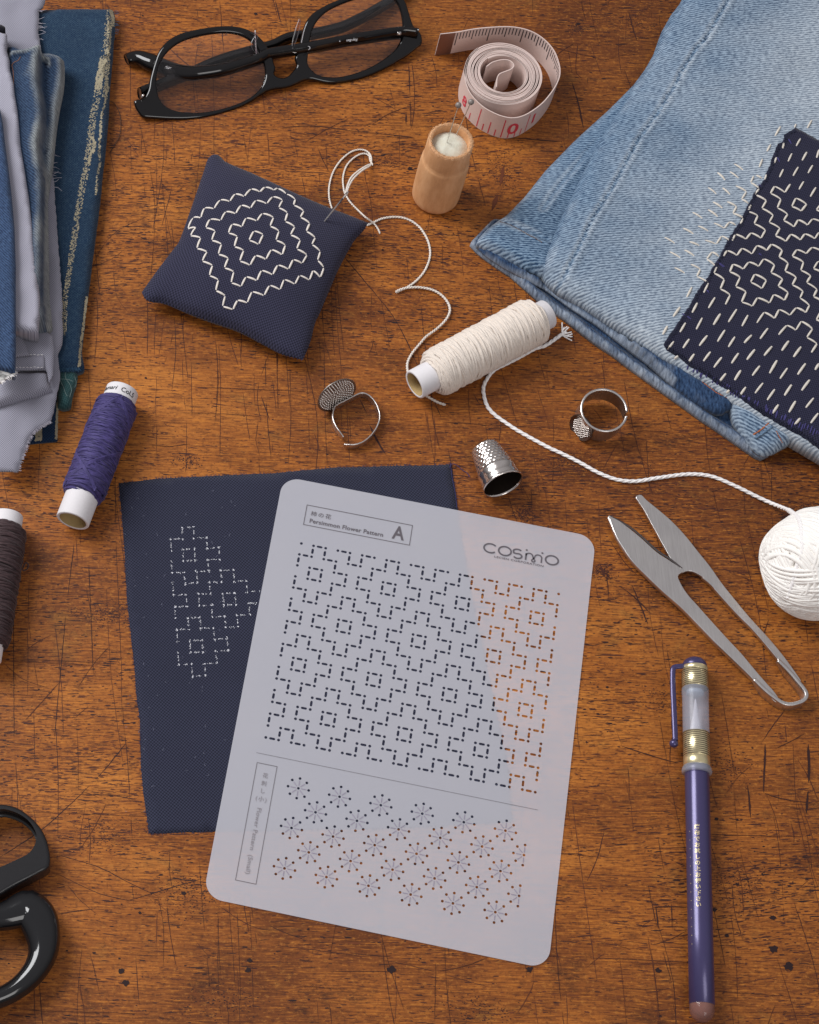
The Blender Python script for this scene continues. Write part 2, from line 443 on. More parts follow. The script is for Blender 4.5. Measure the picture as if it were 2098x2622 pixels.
# the long marks one can tell in the photo
for pts, wd, st in [
    ([(880, 655), (930, 715), (1000, 800), (1040, 870), (1062, 920), (1100, 1000), (1122, 1050), (1140, 1100), (1150, 1160), (1158, 1200), (1163, 1270)], .035, 1.0),
    ([(945, 1085), (965, 1125), (985, 1160), (1010, 1195)], .07, .8),
    ([(900, 990), (925, 1030), (940, 1060)], .05, .7),
    ([(325, 1900), (260, 1980), (180, 2060), (100, 2130), (0, 2195)], .03, .9),
    ([(150, 2190), (250, 2220), (330, 2260), (420, 2300), (500, 2310)], .03, .8),
    ([(150, 2340), (250, 2325), (350, 2300), (450, 2270), (520, 2250)], .03, .8),
    ([(140, 2235), (260, 2290), (360, 2310)], .025, .7), ([(560, 2320), (640, 2370), (700, 2385)], .02, .6),
    ([(335, 2240), (345, 2340), (348, 2450), (358, 2600)], .02, .7), ([(230, 2440), (250, 2520), (265, 2600)], .02, .7),
    ([(95, 2440), (102, 2530), (108, 2622)], .025, .8), ([(40, 1950), (45, 2060), (40, 2200)], .02, .6),
    ([(30, 1340), (35, 1500), (35, 1650), (36, 1890)], .03, 1.0), ([(190, 1390), (170, 1560), (155, 1720), (138, 1900)], .025, .9),
    ([(70, 1610), (72, 1700), (70, 1800)], .02, .5), ([(295, 1210), (298, 1400), (306, 1600), (318, 1880)], .018, .7), ([(320, 1880), (330, 2000), (338, 2150)], .018, .7),
    ([(280, 1655), (240, 1700), (200, 1760)], .02, .6), ([(300, 1780), (240, 1800), (190, 1840)], .02, .6),
    ([(700, 330), (800, 322), (900, 335), (1000, 345), (1060, 352)], .04, .8), ([(780, 365), (830, 335), (895, 302)], .025, .8),
    ([(1053, 330), (1050, 245), (1046, 150)], .04, .8), ([(1056, 325), (1062, 240), (1055, 160)], .03, .6), ([(1040, 285), (1040, 320)], .05, .8),
    ([(1200, 345), (1300, 352), (1398, 360), (1440, 362)], .05, .9), ([(1290, 425), (1280, 480), (1260, 540)], .16, .25),
    ([(1465, 210), (1480, 260), (1495, 330)], .06, .8), ([(1505, 200), (1506, 250)], .05, .7), ([(1610, 30), (1622, 75), (1632, 105)], .05, .7),
    ([(1480, 110), (1475, 180), (1492, 200)], .03, .6), ([(1398, 110), (1450, 130), (1540, 150)], .03, .5),
    ([(240, 700), (250, 800), (242, 930)], .018, .7), ([(290, 690), (300, 760), (330, 800)], .018, .6), ([(245, 680), (290, 660), (340, 620)], .02, .6),
    ([(400, 600), (402, 500), (400, 400)], .018, .6), ([(430, 330), (425, 420)], .018, .6), ([(270, 620), (310, 585), (400, 545), (470, 520)], .02, .7),
    ([(400, 790), (395, 900), (402, 1010), (400, 1180)], .018, .7), ([(445, 790), (450, 900), (440, 1000)], .022, .8), ([(470, 800), (468, 950), (478, 1100), (475, 1190)], .018, .7),
    ([(495, 820), (490, 950), (492, 1100), (482, 1190)], .018, .7), ([(560, 880), (565, 1000), (563, 1170)], .018, .6), ([(615, 880), (622, 1000), (640, 1130)], .018, .6),
    ([(690, 900), (660, 1000), (668, 1080)], .02, .6), ([(480, 1170), (475, 1210)], .04, .7),
    ([(860, 690), (870, 800), (882, 930), (896, 1190)], .018, .6), ([(825, 760), (830, 900), (832, 1050), (838, 1190)], .02, .7), ([(742, 940), (745, 1080), (738, 1190)], .02, .7), ([(785, 950), (790, 1080), (795, 1190)], .015, .5),
    ([(960, 640), (975, 760), (1000, 900)], .015, .5), ([(930, 380), (935, 450), (950, 520), (960, 640)], .018, .6), ([(835, 370), (838, 430), (845, 520)], .02, .6), ([(812, 370), (820, 480)], .015, .5),
    ([(1546, 1476), (1585, 1500), (1625, 1530), (1665, 1570)], .05, .9), ([(1535, 1440), (1550, 1480)], .1, .5), ([(1620, 1500), (1640, 1550), (1660, 1600)], .05, .8),
    ([(1760, 1535), (1800, 1600), (1820, 1610)], .03, .6), ([(1960, 1905), (1958, 1970), (1955, 2030)], .07, .8), ([(2070, 1905), (2072, 1980), (2065, 2085)], .08, .9), ([(1915, 2010), (1920, 2060), (1922, 2095)], .06, .8),
    ([(1590, 1910), (1650, 1930), (1735, 1955)], .05, .8), ([(1955, 2030), (2000, 2045), (2090, 2060)], .03, .7), ([(1680, 2320), (1686, 2380)], .04, .8), ([(1720, 2310), (1722, 2380)], .03, .6),
    ([(2010, 1850), (2015, 1900)], .03, .5), ([(1640, 1480), (1600, 1440), (1560, 1380)], .03, .5), ([(800, 2430), (810, 2520), (815, 2620)], .018, .6), ([(1010, 2480), (1015, 2540), (1012, 2620)], .018, .6),
    ([(640, 2330), (646, 2470), (650, 2622)], .018, .6), ([(560, 2350), (558, 2480), (565, 2600)], .018, .6), ([(700, 2420), (1000, 2462), (1260, 2530)], .02, .5), ([(690, 2370), (760, 2400), (900, 2440), (1000, 2450)], .025, .7),
    ([(1320, 2200), (1322, 2300)], .02, .3), ([(1500, 2480), (1600, 2400), (1680, 2350)], .02, .4), ([(0, 1690), (60, 1740), (120, 1760)], .02, .4),
    ([(480, 40), (520, 60), (560, 90)], .03, .6), ([(360, 30), (358, 55)], .04, .7), ([(540, 40), (545, 160), (548, 300)], .018, .5), ([(565, 20), (570, 110)], .03, .6), ([(625, 200), (680, 250), (760, 330)], .02, .5),
    ([(430, 120), (480, 165), (520, 190)], .04, .5), ([(1700, 2040), (1760, 2090), (1800, 2140)], .02, .3), ([(705, 0), (712, 30), (720, 60)], .04, .7), ([(760, 20), (840, 50), (860, 80)], .02, .6),
    ([(180, 385), (60, 420)], .02, .3), ([(785, 460), (790, 620)], .015, .3), ([(1130, 460), (1135, 700), (1150, 760)], .015, .5)]:
    px_strip(pts, wd, st)
for i in range(760):   # finer random nicks and hairlines
    x, y = rnd.uniform(-22, 25), rnd.uniform(-24, 29)
    if rnd.random() < .6:
        a = math.pi / 2 + rnd.gauss(.02, .05); L = rnd.uniform(1.5, 9); wd = rnd.uniform(.012, .024)
    else:
        a = rnd.uniform(0, math.pi); L = rnd.uniform(.3, 2.2); wd = rnd.uniform(.012, .035)
    b = rnd.uniform(-.12, .12) * L; zl = .004 + (zl + .00013 - .004) % .012
    strip(mb, [(x, y), (x + math.cos(a) * L / 2 - math.sin(a) * b * .5, y + math.sin(a) * L / 2 + math.cos(a) * b * .5), (x + math.cos(a) * L, y + math.sin(a) * L)], wd, zl, rnd.uniform(.3, .8))
# open pores: short dark dashes along the grain, denser in some bands than others
N = 150000
X = nrng.uniform(-24, 28, N); Y = nrng.uniform(-26, 31, N)
dn = vnoise(X, Y * 1.5, .16, 1) + .6 * vnoise(X, Y * 3, .5, 2)
keep = nrng.random(N) < np.clip(.42 + .50 * dn, .10, .95); X, Y, dn = X[keep], Y[keep], dn[keep]
ang = math.radians(-1.2) + .12 * vnoise(X, Y, .12, 5) + nrng.normal(0, .05, X.size)
LL = np.clip(nrng.lognormal(-1.55, .60, X.size), .05, 1.1); WW = np.clip(nrng.lognormal(-3.55, .38, X.size), .012, .065)
ST = np.clip(nrng.normal(.60, .30, X.size) + .30 * vnoise(X, Y, .3, 8), .1, 1); ZZ = nrng.uniform(.0015, .0038, X.size)
for x, y, a_, L, w_, st, z_ in zip(X, Y, ang, LL, WW, ST, ZZ):
    c_, s_ = math.cos(a_), math.sin(a_); k = rnd.uniform(-.25, .25) * w_; m_ = rnd.uniform(-.15, .15) * L
    q = [(-L / 2, 0), (-L * .2 + m_, -w_ * .5 + k), (L * .22 + m_, -w_ * .42 + k), (L / 2, k * 2), (L * .2 + m_, w_ * .5 + k), (-L * .25 + m_, w_ * .45 + k)]
    mb.add([(x + u * c_ - v * s_, y + u * s_ + v * c_, z_) for u, v in q], [(0, 1, 2, 3, 4, 5)], 1, None, [st] * 6)
# a few long grain lines
for i in range(230):
    x, y = rnd.uniform(-24, 24), rnd.uniform(-24, 29); L = rnd.uniform(1.5, 7); zl = .004 + (zl + .00013 - .004) % .012
    strip(mb, [(x, y), (x + L * .5, y - L * .012 + rnd.uniform(-.05, .05)), (x + L, y - L * .03 + rnd.uniform(-.08, .08))], rnd.uniform(.010, .022), zl, rnd.uniform(.3, .8))
# grainy bruises: clusters of tiny flecks
for (x, y, rx, ry, cnt) in [(1545, 1465, .45, .35, 260), (1340, 1315, .5, .4, 260), (2070, 1300, .6, .3, 160), (1480, 72, .5, .35, 200), (1290, 440, .8, 1.3, 420), (690, 2140, 1.2, .8, 300), (270, 1570, 1.4, .5, 360), (480, 2290, 1.4, .9, 360), (1900, 2270, 1.6, 1.0, 360), (1460, 1180, 1.0, .5, 200), (250, 2140, 1.0, .8, 220), (1870, 1960, 1.0, 1.0, 220), (985, 415, .8, .5, 150), (1230, 2590, 1.5, .6, 200), (560, 2560, 1.4, .7, 200), (1720, 1420, 1.0, 1.2, 260), (1700, 1790, .9, .6, 160), (480, 1180, .7, .35, 160), (1620, 60, 1.3, .4, 200)]:
    c0 = P(x, y)
    for q in range(cnt):
        px_, py_ = c0.x + rnd.gauss(0, rx * .5), c0.y + rnd.gauss(0, ry * .5); r_ = rnd.uniform(.012, .035); z_ = rnd.uniform(.002, .0038); a0 = rnd.uniform(0, 3)
        mb.add([(px_ + math.cos(a0 + k * 1.257) * r_ * rnd.uniform(.6, 1.8), py_ + math.sin(a0 + k * 1.257) * r_ * rnd.uniform(.4, .9), z_) for k in range(5)], [(0, 1, 2, 3, 4)], 1, None, [rnd.uniform(.5, 1)] * 5)
# nail holes and worm holes
for (x, y, r_) in [(310, 2487, .13), (322, 2517, .14), (640, 2460, .10), (636, 2485, .12), (306, 2455, .05), (1002, 2483, .17), (1356, 2483, .14), (1980, 2430, .18), (2020, 2475, .19), (1980, 2350, .12),
                   (1685, 2485, .12), (358, 2338, .07), (365, 40, .05), (1050, 432, .12), (655, 35, .10), (470, 2288, .09), (980, 640, .06), (373, 968, .06),
                   (1835, 2098, .08), (1888, 2100, .06), (1888, 2265, .06), (1862, 2397, .08), (1555, 1760, .06), (1830, 2330, .1), (790, 2380, .05), (1481, 60, .1)]:
    c0 = P(x, y); n_ = 14; zl = .016 + (zl + .00013 - .016) % .002
    big_ = r_ > .2
    mb.add([(c0.x + math.cos(2 * math.pi * k / n_) * r_ * rnd.uniform(.6, 1.25), c0.y + math.sin(2 * math.pi * k / n_) * r_ * rnd.uniform(.5, 1.0), zl) for k in range(n_)], [tuple(range(n_))], 1, None, [.45 if big_ else 1.0] * n_)
tbl = mb.build('table_top', [wood_material(), scratch_material()], smooth=False); tag(tbl, kind='structure')

# ------------------------------------------------------------------ plastic stencil card
GO = Vector((-4.50466158, -1.49965252, 0)); GA = math.radians(-11.669635952212557)
def G(i, j, z=0): # grid units (half cm) of the card -> world
    c, s = math.cos(GA), math.sin(GA); x, y = i * .5, -j * .5
    return Vector((GO.x + x * c - y * s, GO.y + x * s + y * c, z))
def toG(v):
    c, s = math.cos(-GA), math.sin(-GA); x, y = v[0] - GO.x, v[1] - GO.y
    return ((x * c - y * s) * 2, -(x * s + y * c) * 2)

M_INK = plain('grey_printing_ink', S(92, 86, 92), .6)
M_INK2 = plain('grey_thin_printing_ink', S(128, 122, 128), .6)
M_LAV = plain('lavender_printing_ink', S(136, 126, 146), .6)
def card_material():
    t = NT('milky_translucent_plastic'); c = t.coord()
    t.set(col=t.mix(t.noise(c, .35, 3), S(221, 221, 231), S(229, 227, 234)), rough=t.math('ADD', .36, t.math('MULTIPLY', t.noise(c, 18, 2), .08)), spec=.45)
    t.bump(t.noise(c, 55, 2), .05, .004)
    tr = t.n('BsdfTransparent'); tr.inputs[0].default_value = (1, 1, 1, 1); mx = t.n('MixShader'); mx.inputs[0].default_value = .37
    t.lk(tr.outputs[0], mx.inputs[1]); t.lk(t.b.outputs[0], mx.inputs[2]); t.lk(mx.outputs[0], t.out.inputs[0]); return t.m
MG = Matrix.Translation(GO) @ Matrix.Rotation(GA, 4, 'Z') @ Matrix.Diagonal((.5, .5, 1, 1))   # card grid (y up negative)
CZ = .040
loops = []
x0, x1, y0, y1, rr = -2.46, 23.45, -5.72, 30.38, 1.45
out = []
for cx, cy, a0 in ((x1 - rr, y1 - rr, 0), (x0 + rr, y1 - rr, 90), (x0 + rr, y0 + rr, 180), (x1 - rr, y0 + rr, 270)):
    for k in range(13):
        a = math.radians(a0 + 90 * k / 12); out.append((cx + rr * math.cos(a), -(cy + rr * math.sin(a))))
loops.append(out)
def dot(x, y, r=.12, n=10): loops.append([(x + r * math.cos(2 * math.pi * k / n), -(y + r * math.sin(2 * math.pi * k / n))) for k in range(n)])
def slot(xa, ya, xb, yb, hw=.098, half=.24):
    mx_, my_ = (xa + xb) / 2, (ya + yb) / 2; v = xb != xa; pts = []
    for sgn, a0 in ((1, -90), (-1, 90)):
        for k in range(6):
            a = math.radians(a0 + 36 * k); px, py = sgn * (half - hw) + hw * math.cos(a), hw * math.sin(a)
            pts.append((mx_ + px, my_ + py) if v else (mx_ + py, my_ + px))
    loops.append([(p[0], -p[1]) for p in pts])
HS = 'OEOOEOEE'
for j in range(18):
    for i in range(22):
        dot(i, j)
        odd = HS[j % 8] == 'O'
        if i < 21 and (i % 2 == 1) == odd: slot(i, j, i + 1, j)
        vodd = (i % 3 == 0)
        if j < 17 and (j % 2 == 1) == vodd: slot(i, j, i, j + 1)
spokes = []
for rI, fy in enumerate((20.53, 22.135, 23.74, 25.345, 26.95)):
    xs = [3.14 + 3.195 * k for k in range(6)] if rI % 2 == 0 else [4.73 + 3.197 * k for k in range(6)]
    for k, fx in enumerate(xs):
        half = rI % 2 == 1 and k == 5
        dot(fx, fy, .112)
        for q in range(8):
            a = math.pi / 4 * q
            if half and math.cos(a) > .1: continue
            dot(fx + .8 * math.cos(a), fy + .8 * math.sin(a), .112); spokes.append((fx, fy, a))
card_loc = G(10.5, 12.3, 0)
card = empty('stencil_card', card_loc, 'milky grey plastic stencil card with punched flower patterns, lying partly over a navy cloth', 'stencil')
ml = MG.copy(); ml.translation = Vector((GO.x, GO.y, CZ))
sheet = curve_solid('sheet', loops, .012, 0, card_material(), card, ml, smooth=False)
TOPZ = CZ + .012
def GM(x, y, rot=0, z=None): # matrix for flat print at card grid coords, size given in cm
    return Matrix.Translation(G(x, y, TOPZ + .004 if z is None else z)) @ Matrix.Rotation(GA + rot, 4, 'Z')
def gline(mb, pts, wd, z=None, closed=False, mi=0):
    """flat printed stroke through card grid points with mitred corners"""
    z = TOPZ + .004 if z is None else z
    pts = [G(x, y, z) for x, y in pts]; n = len(pts); vs = []; fs = []
    for i in range(n):
        a = pts[(i - 1) % n] if closed or i else pts[i]; b = pts[(i + 1) % n] if closed or i < n - 1 else pts[i]
        d1 = (pts[i] - a).normalized() if (pts[i] - a).length > 1e-9 else (b - pts[i]).normalized()
        d2 = (b - pts[i]).normalized() if (b - pts[i]).length > 1e-9 else d1
        m_ = (d1 + d2); m_ = m_.normalized() if m_.length > 1e-6 else d1
        nn = Vector((-m_.y, m_.x, 0)); cs = max(.3, m_.dot(d1)); vs += [pts[i] + nn * wd / 2 / cs, pts[i] - nn * wd / 2 / cs]
    for i in range(n if closed else n - 1): j = (i + 1) % n; fs.append((2 * i, 2 * i + 1, 2 * j + 1, 2 * j))
    mb.add(vs, fs, mi)
mb = MB()
gline(mb, [(-.11, -3.54), (8.62, -3.54), (8.62, -1.72), (-.11, -1.72)], .028, closed=True)
gline(mb, [(-.31, 19.16), (1.25, 19.16), (1.25, 28.6), (-.31, 28.6)], .022, closed=True)
gline(mb, [(-.5, 18.38), (21.36, 18.38)], .015)
fr_ = mb.build('f', [M_INK], None, False)
mb = MB()
for fx, fy, a in spokes:
    gline(mb, [(fx + .2 * math.cos(a), fy + .2 * math.sin(a)), (fx + .62 * math.cos(a), fy + .62 * math.sin(a))], .026)
sp_ = mb.build('s', [M_LAV], None, False)
sheet = join_meshes('sheet', [sheet, fr_, sp_], card)
t1 = text_mesh('t', 'Persimmon Flower Pattern', .262, M_INK, GM(.33, -2.0), None, bold=.005, spacing=1.05)
def fit_width(o, want, M):
    inv = M.inverted(); xs = [(inv @ v.co).x for v in o.data.vertices]; s_ = want / (max(xs) - min(xs)); x0_ = min(xs)
    o.data.transform(M @ Matrix.Translation((0, 0, 0)) @ Matrix.Diagonal((s_, 1, 1, 1)) @ Matrix.Translation((-x0_, 0, 0)) @ inv)
fit_width(t1, 3.03, GM(.33, -2.0))
t2 = text_mesh('t', '柿の花', .235, M_INK, GM(.33, -2.68), None, bold=.0015, spacing=1.35)
fit_width(t2, .83, GM(.33, -2.68))
t3 = text_mesh('t', 'A', .84, M_INK, GM(7.1, -2.05), None, bold=.016)
fit_width(t3, .50, GM(7.1, -2.05))
t4 = text_mesh('t', 'LECIEN CORPORATION', .125, M_INK, GM(15.52, -2.1), None, bold=.001, spacing=1.1)
fit_width(t4, 2.0, GM(15.52, -2.1))
tt = [t1, t2, t3, t4]
for ch, yy in (('花', 20.22), ('刺', 20.86), ('し', 21.48), ('小', 22.13)):
    tt.append(text_mesh('t', ch, .215, M_INK2, GM(.49, yy), None, bold=.001, align='CENTER'))
tt.append(text_mesh('t', '(', .23, M_INK2, GM(.12, 22.13), None, align='CENTER')); tt.append(text_mesh('t', ')', .23, M_INK2, GM(.86, 22.13), None, align='CENTER'))
t5 = text_mesh('t', 'Flower Pattern  (Small)', .24, M_INK2, GM(.33, 22.72, -math.pi / 2), None, bold=.001, spacing=1.05)
fit_width(t5, 2.62, GM(.33, 22.72, -math.pi / 2)); tt.append(t5)
for o_ in (t1, t2, t3, t4): o_.name = 'lettering'; o_.parent = card; o_.matrix_parent_inverse = Matrix.Translation(-card.location)
join_meshes('lettering', tt[4:-1], card); t5.name = 'lettering'; t5.parent = card; t5.matrix_parent_inverse = Matrix.Translation(-card.location)
# wide rounded emblem lettering
mb = MB(); BL = -2.43
def arc(cx, cy, rx, ry, a0, a1, n=22): return [(cx + rx * math.cos(math.radians(a0 + (a1 - a0) * k / n)), BL - cy - ry * math.sin(math.radians(a0 + (a1 - a0) * k / n))) for k in range(n + 1)]
LW = .068
gline(mb, arc(15.12, .43, .53, .40, 42, 318), LW)
gline(mb, arc(16.30, .43, .51, .40, 0, 360), LW)
gline(mb, arc(17.32, .61, .34, .20, 35, 200, 14)[:-1] + arc(17.34, .44, .32, .03, 200, 250, 4) + arc(17.36, .22, .34, .22, 75, -150, 16), LW)
gline(mb, [(18.03, BL), (18.03, BL - .62)], LW)
gline(mb, arc(18.30, .42, .27, .24, 180, 30, 10) + [(18.62, BL - .34), (18.74, BL - .16)] + arc(18.66, .07, .13, .12, 30, -210, 12) + [(18.72, BL - .34)] + arc(19.02, .42, .29, .24, 150, 0, 10) + [(19.31, BL)], LW * .85)
gline(mb, arc(20.14, .43, .52, .40, 0, 360), LW)
for dx_ in (18.03, 19.31):
    mb.add([G(dx_ + .09 * math.cos(k), BL - .90 + .08 * math.sin(k), TOPZ + .006) for k in [i * .628 for i in range(10)]][::-1], [tuple(range(10))])
mb.build('printed_emblem', [M_INK], card, False)

# ------------------------------------------------------------------ woven cloth materials
def weave_mat(name, c1, c2, per=9.5, kind='plain', wear=None, wearc=None, wscale=.5, rough=.9, bump=.5, slub=.25, hi=None, amt=1.0, tw=.30, fl=1.6, wamp=.8):
    t = NT(name); uv = t.coord('UV'); x, y, _ = t.sep(uv)
    dn = t.noise(uv, 2.2, 2, .5, out=1); dx, dy, _z = t.sep(dn)
    x = t.math('ADD', x, t.math('MULTIPLY', dx, .06)); y = t.math('ADD', y, t.math('MULTIPLY', dy, .06))
    k = 2 * math.pi * per
    if kind == 'plain':
        a = t.math('SINE', t.math('MULTIPLY', x, k / 1)); b = t.math('SINE', t.math('MULTIPLY', y, k / 1))
        f = t.math('MULTIPLY_ADD', t.math('MULTIPLY', a, b), .5, .5)
    else: # twill: broken diagonal ridges, flecked
        cb = t.n('CombineXYZ'); t.lk(t.math('ADD', t.math('MULTIPLY', x, .80), t.math('MULTIPLY', y, .55)), cb.inputs[0]); t.lk(t.math('SUBTRACT', t.math('MULTIPLY', y, .80), t.math('MULTIPLY', x, .55)), cb.inputs[1])
        mp = t.n('Mapping'); t.lk(cb.outputs[0], mp.inputs[0]); mp.inputs['Scale'].default_value = (per * 1.5, per * .55, 1)
        nz = t.noise(mp.outputs[0], 1.0, 2, .6)
        d = t.math('MULTIPLY', t.sep(cb.outputs[0])[0], k * .98); d = t.math('ADD', d, t.math('MULTIPLY', t.noise(uv, 5, 1), 3.0))
        f = t.math('MULTIPLY_ADD', t.math('SINE', d), tw, .44)
        f = t.math('ADD', f, t.math('MULTIPLY', t.math('SUBTRACT', nz, .5), fl), clamp=True)
    col = t.mix(t.math('MULTIPLY', f, amt), c1, c2)
    sl = t.noise(t.coord('UV', (3.5, 26, 1)), 1, 2); sl2 = t.noise(t.coord('UV', (26, 3.5, 1)), 1, 2)
    s_ = t.math('MULTIPLY', t.math('SUBTRACT', t.math('MAXIMUM', sl, sl2), .5), 2.2 * slub, clamp=True)
    col = t.mix(s_, col, hi or c2)
    lint = t.math('MULTIPLY', t.step(t.noise(uv, 14, 2, .8), .70, .78), .35); col = t.mix(lint, col, tuple(min(1, c * 3 + .05) for c in c2[:3]) + (1,))
    if wear:
        at = t.n('Attribute'); at.attribute_name = 'fade'
        wz = t.math('ADD', at.outputs['Fac'], t.math('MULTIPLY', t.math('SUBTRACT', t.noise(uv, wscale, 5, .6), .5), wamp), clamp=True)
        wz = t.math('MULTIPLY', wz, t.math('MULTIPLY_ADD', f, .75, .35), clamp=True)
        col = t.mix(wz, col, wear)
    big = t.noise(uv, .4, 3); col = t.mix(t.math('MULTIPLY', big, .25), col, tuple(c * .55 for c in c1[:3]) + (1,))
    t.set(col=col, rough=rough, spec=.15, sheen=.12)
    t.bump(f, bump, .02); return t.m
M_NAVY = weave_mat('navy_linen_weave', S(17, 19, 30), S(64, 66, 87), 7.6)
M_CHALK = plain('white_chalk', S(226, 226, 232), .95)
M_CREAM = plain('cream_cotton_thread', S(226, 217, 207), .85, bump=.3, bscale=18, sheen=.3)
M_WHITE = plain('white_cotton_yarn', S(244, 240, 238), .9, sheen=.3, var=.04)
M_YARN = plain('ivory_wool_yarn', S(248, 244, 238), .9, sheen=.3, var=.03)
M_NTHREAD = plain('navy_sewing_thread', S(54, 50, 100), .8)

# navy cloth square under the card
oc = zz((0, 1200), [(748, 92), (1000, 62), (1360, 44), (1725, 28)]) + zz('H', [(90, 18), (420, -10), (600, -12), (700, -18), (960, -20), (1115, -28), (1125, 0), (1145, 100), (1160, 200), (1166, 260)]) + \
     [(1175, 1330), (1215, 1560), (1262, 1780), (1300, 1960), (1312, 2105), (1000, 2122), (760, 2124)] + zz('J', [(1355, 566), (1200, 570), (1100, 574), (942, 580), (925, 460), (902, 300), (890, 150), (888, 0)]) + \
     zz('G', [(884, 1600), (858, 1400), (850, 1250), (820, 1000), (800, 800), (785, 500), (765, 250)])
navy, nb = cloth('cloth', [P(x, y, .025) for x, y in oc], M_NAVY, None, res=.3, thick=.022, edge=.06, rot=math.radians(5), jag=.012, bres=.12,
                 zf=lambda X, Y, D: .012 * vnoise(X, Y, .5, 1) * 0 + 0 * X)
navy.name = 'navy_cloth_square'
tag(navy, 'navy linen square with white chalk marks, partly covered by the stencil card', 'cloth')
# chalk marks: a broken dotted copy of the stencil pattern
k2 = 2.4643
CH = [[(1150, 372), (1222, 368)], [(1150, 372), (1150, 405)], [(1222, 368), (1225, 438)], [(1078, 445), (1155, 442)], [(1225, 438), (1303, 433)], [(1078, 445), (1083, 518)], [(1303, 433), (1308, 503)], [(1308, 503), (1383, 498)],
      [(1383, 498), (1388, 573)], [(1308, 573), (1388, 573)], [(1155, 510), (1228, 507)], [(1155, 510), (1157, 583)], [(1228, 507), (1233, 580)], [(1157, 583), (1233, 580)], [(1082, 585), (1087, 656)], [(1310, 575), (1318, 645)],
      [(1087, 656), (1162, 655)], [(1240, 648), (1318, 645)], [(1162, 655), (1168, 725)], [(1240, 648), (1245, 720)], [(1168, 725), (1245, 720)], [(1390, 643), (1475, 638)], [(1395, 645), (1398, 715)], [(1475, 638), (1478, 712)],
      [(1320, 717), (1398, 715)], [(1478, 712), (1555, 707)], [(1090, 725), (1096, 797)], [(1096, 797), (1175, 795)], [(1175, 795), (1180, 868)], [(1105, 872), (1180, 868)], [(1105, 872), (1108, 943)], [(1322, 718), (1327, 792)],
      [(1252, 790), (1327, 792)], [(1252, 790), (1258, 867)], [(1258, 867), (1335, 862)], [(1335, 862), (1340, 935)], [(1405, 788), (1482, 783)], [(1405, 788), (1412, 860)], [(1482, 783), (1488, 857)], [(1412, 860), (1488, 857)],
      [(1555, 707), (1563, 780)], [(1563, 778), (1640, 773)], [(1187, 943), (1262, 938)], [(1187, 943), (1190, 988)], [(1262, 938), (1268, 1008)], [(1268, 1008), (1347, 1005)], [(1340, 937), (1420, 932)], [(1420, 932), (1425, 1003)],
      [(1425, 1003), (1505, 998)], [(1570, 850), (1618, 847)], [(1570, 850), (1577, 922)], [(1495, 925), (1577, 922)], [(1495, 928), (1502, 998)], [(1115, 1017), (1192, 1013)], [(1115, 1017), (1122, 1088)], [(1347, 1005), (1355, 1077)],
      [(1355, 1077), (1433, 1072)], [(1433, 1072), (1440, 1147)], [(1362, 1152), (1440, 1147)], [(1198, 1087), (1275, 1082)], [(1198, 1087), (1203, 1160)], [(1275, 1082), (1282, 1160)], [(1203, 1160), (1282, 1157)], [(1125, 1162), (1130, 1238)],
      [(1130, 1238), (1210, 1233)], [(1210, 1235), (1215, 1310)], [(1290, 1232), (1367, 1227)], [(1290, 1232), (1297, 1305)], [(1215, 1312), (1297, 1305)], [(1362, 1152), (1367, 1227)]]
mb = MB(); zc = .0265
def blot(x, y, r):
    global zc
    zc += .000002; c = P(x, y, zc)
    mb.add([(c.x + math.cos(a) * r * rnd.uniform(.5, 1.3), c.y + math.sin(a) * r * rnd.uniform(.5, 1.3), zc) for a in (0, 1.2, 2.4, 3.7, 5)], [(0, 1, 2, 3, 4)])
for a, b in CH:
    a, b = zz('G', [a, b])
    for t_ in (0.0, 1.0):
        for q in range(4): blot(a[0] + (b[0] - a[0]) * t_ + rnd.gauss(0, 1.5), a[1] + (b[1] - a[1]) * t_ + rnd.gauss(0, 1.5), rnd.uniform(.011, .022))
    for q in range(9):
        t_ = rnd.uniform(.3, .7); blot(a[0] + (b[0] - a[0]) * t_ + rnd.gauss(0, .9), a[1] + (b[1] - a[1]) * t_ + rnd.gauss(0, .9), rnd.uniform(.010, .020))
ch = mb.build('chalk_marks', [M_CHALK], navy, False)
for (x, y) in zz('G', [(1660, 185), (890, 630), (852, 356), (960, 1527), (1435, 1220), (1400, 1065), (1620, 250)]): blot(x, y, .012)
# loose yarn at the cloth's upper corner
mb = MB()
tube(mb, smooth_path([P(x, y, z) for (x, y), z in zip(zz('E', [(1122, 1462), (1112, 1475), (1125, 1450), (1150, 1452), (1175, 1470), (1200, 1492), (1220, 1503), (1240, 1530)]), (.08, .07, .1, .08, .05, .04, .04, .03))], .05), .014, 6)
tube(mb, smooth_path([P(x, y, .05) for x, y in zz('E', [(1118, 1440), (1130, 1540), (1150, 1640), (1158, 1725)])], .08), .012, 5)
mb.build('frayed_yarn', [M_NTHREAD], navy)

def hairs(name, pts_px, n, r, L, mat, parent, z, out=1):
    """short yarn ends sticking out along a cut edge"""
    mb = MB(); pts = resample([P(x, y, z) for x, y in pts_px], .05)
    for i in range(n):
        k = rnd.randrange(1, len(pts) - 1); p = pts[k]; t_ = (pts[k + 1] - pts[k - 1]).normalized(); nn = Vector((t_.y, -t_.x, 0)) * out; l = L * rnd.uniform(.3, 1.6) ** 1.5; s_ = rnd.uniform(-.9, .9)
        tube(mb, [p - nn * .04, p + nn * l * .5 + t_ * s_ * l * .3 + Vector((0, 0, rnd.uniform(-.005, .015))), p + nn * l + t_ * s_ * l], [r, r * .9, r * .5], 4)
    return mb.build(name, [mat], parent)
M_NEDGE = plain('navy_cut_yarn', S(52, 56, 86), .95)
hairs('frayed_edge', oc + oc[:1], 900, .008, .05, M_NEDGE, navy, .02, -1)
mb = MB()
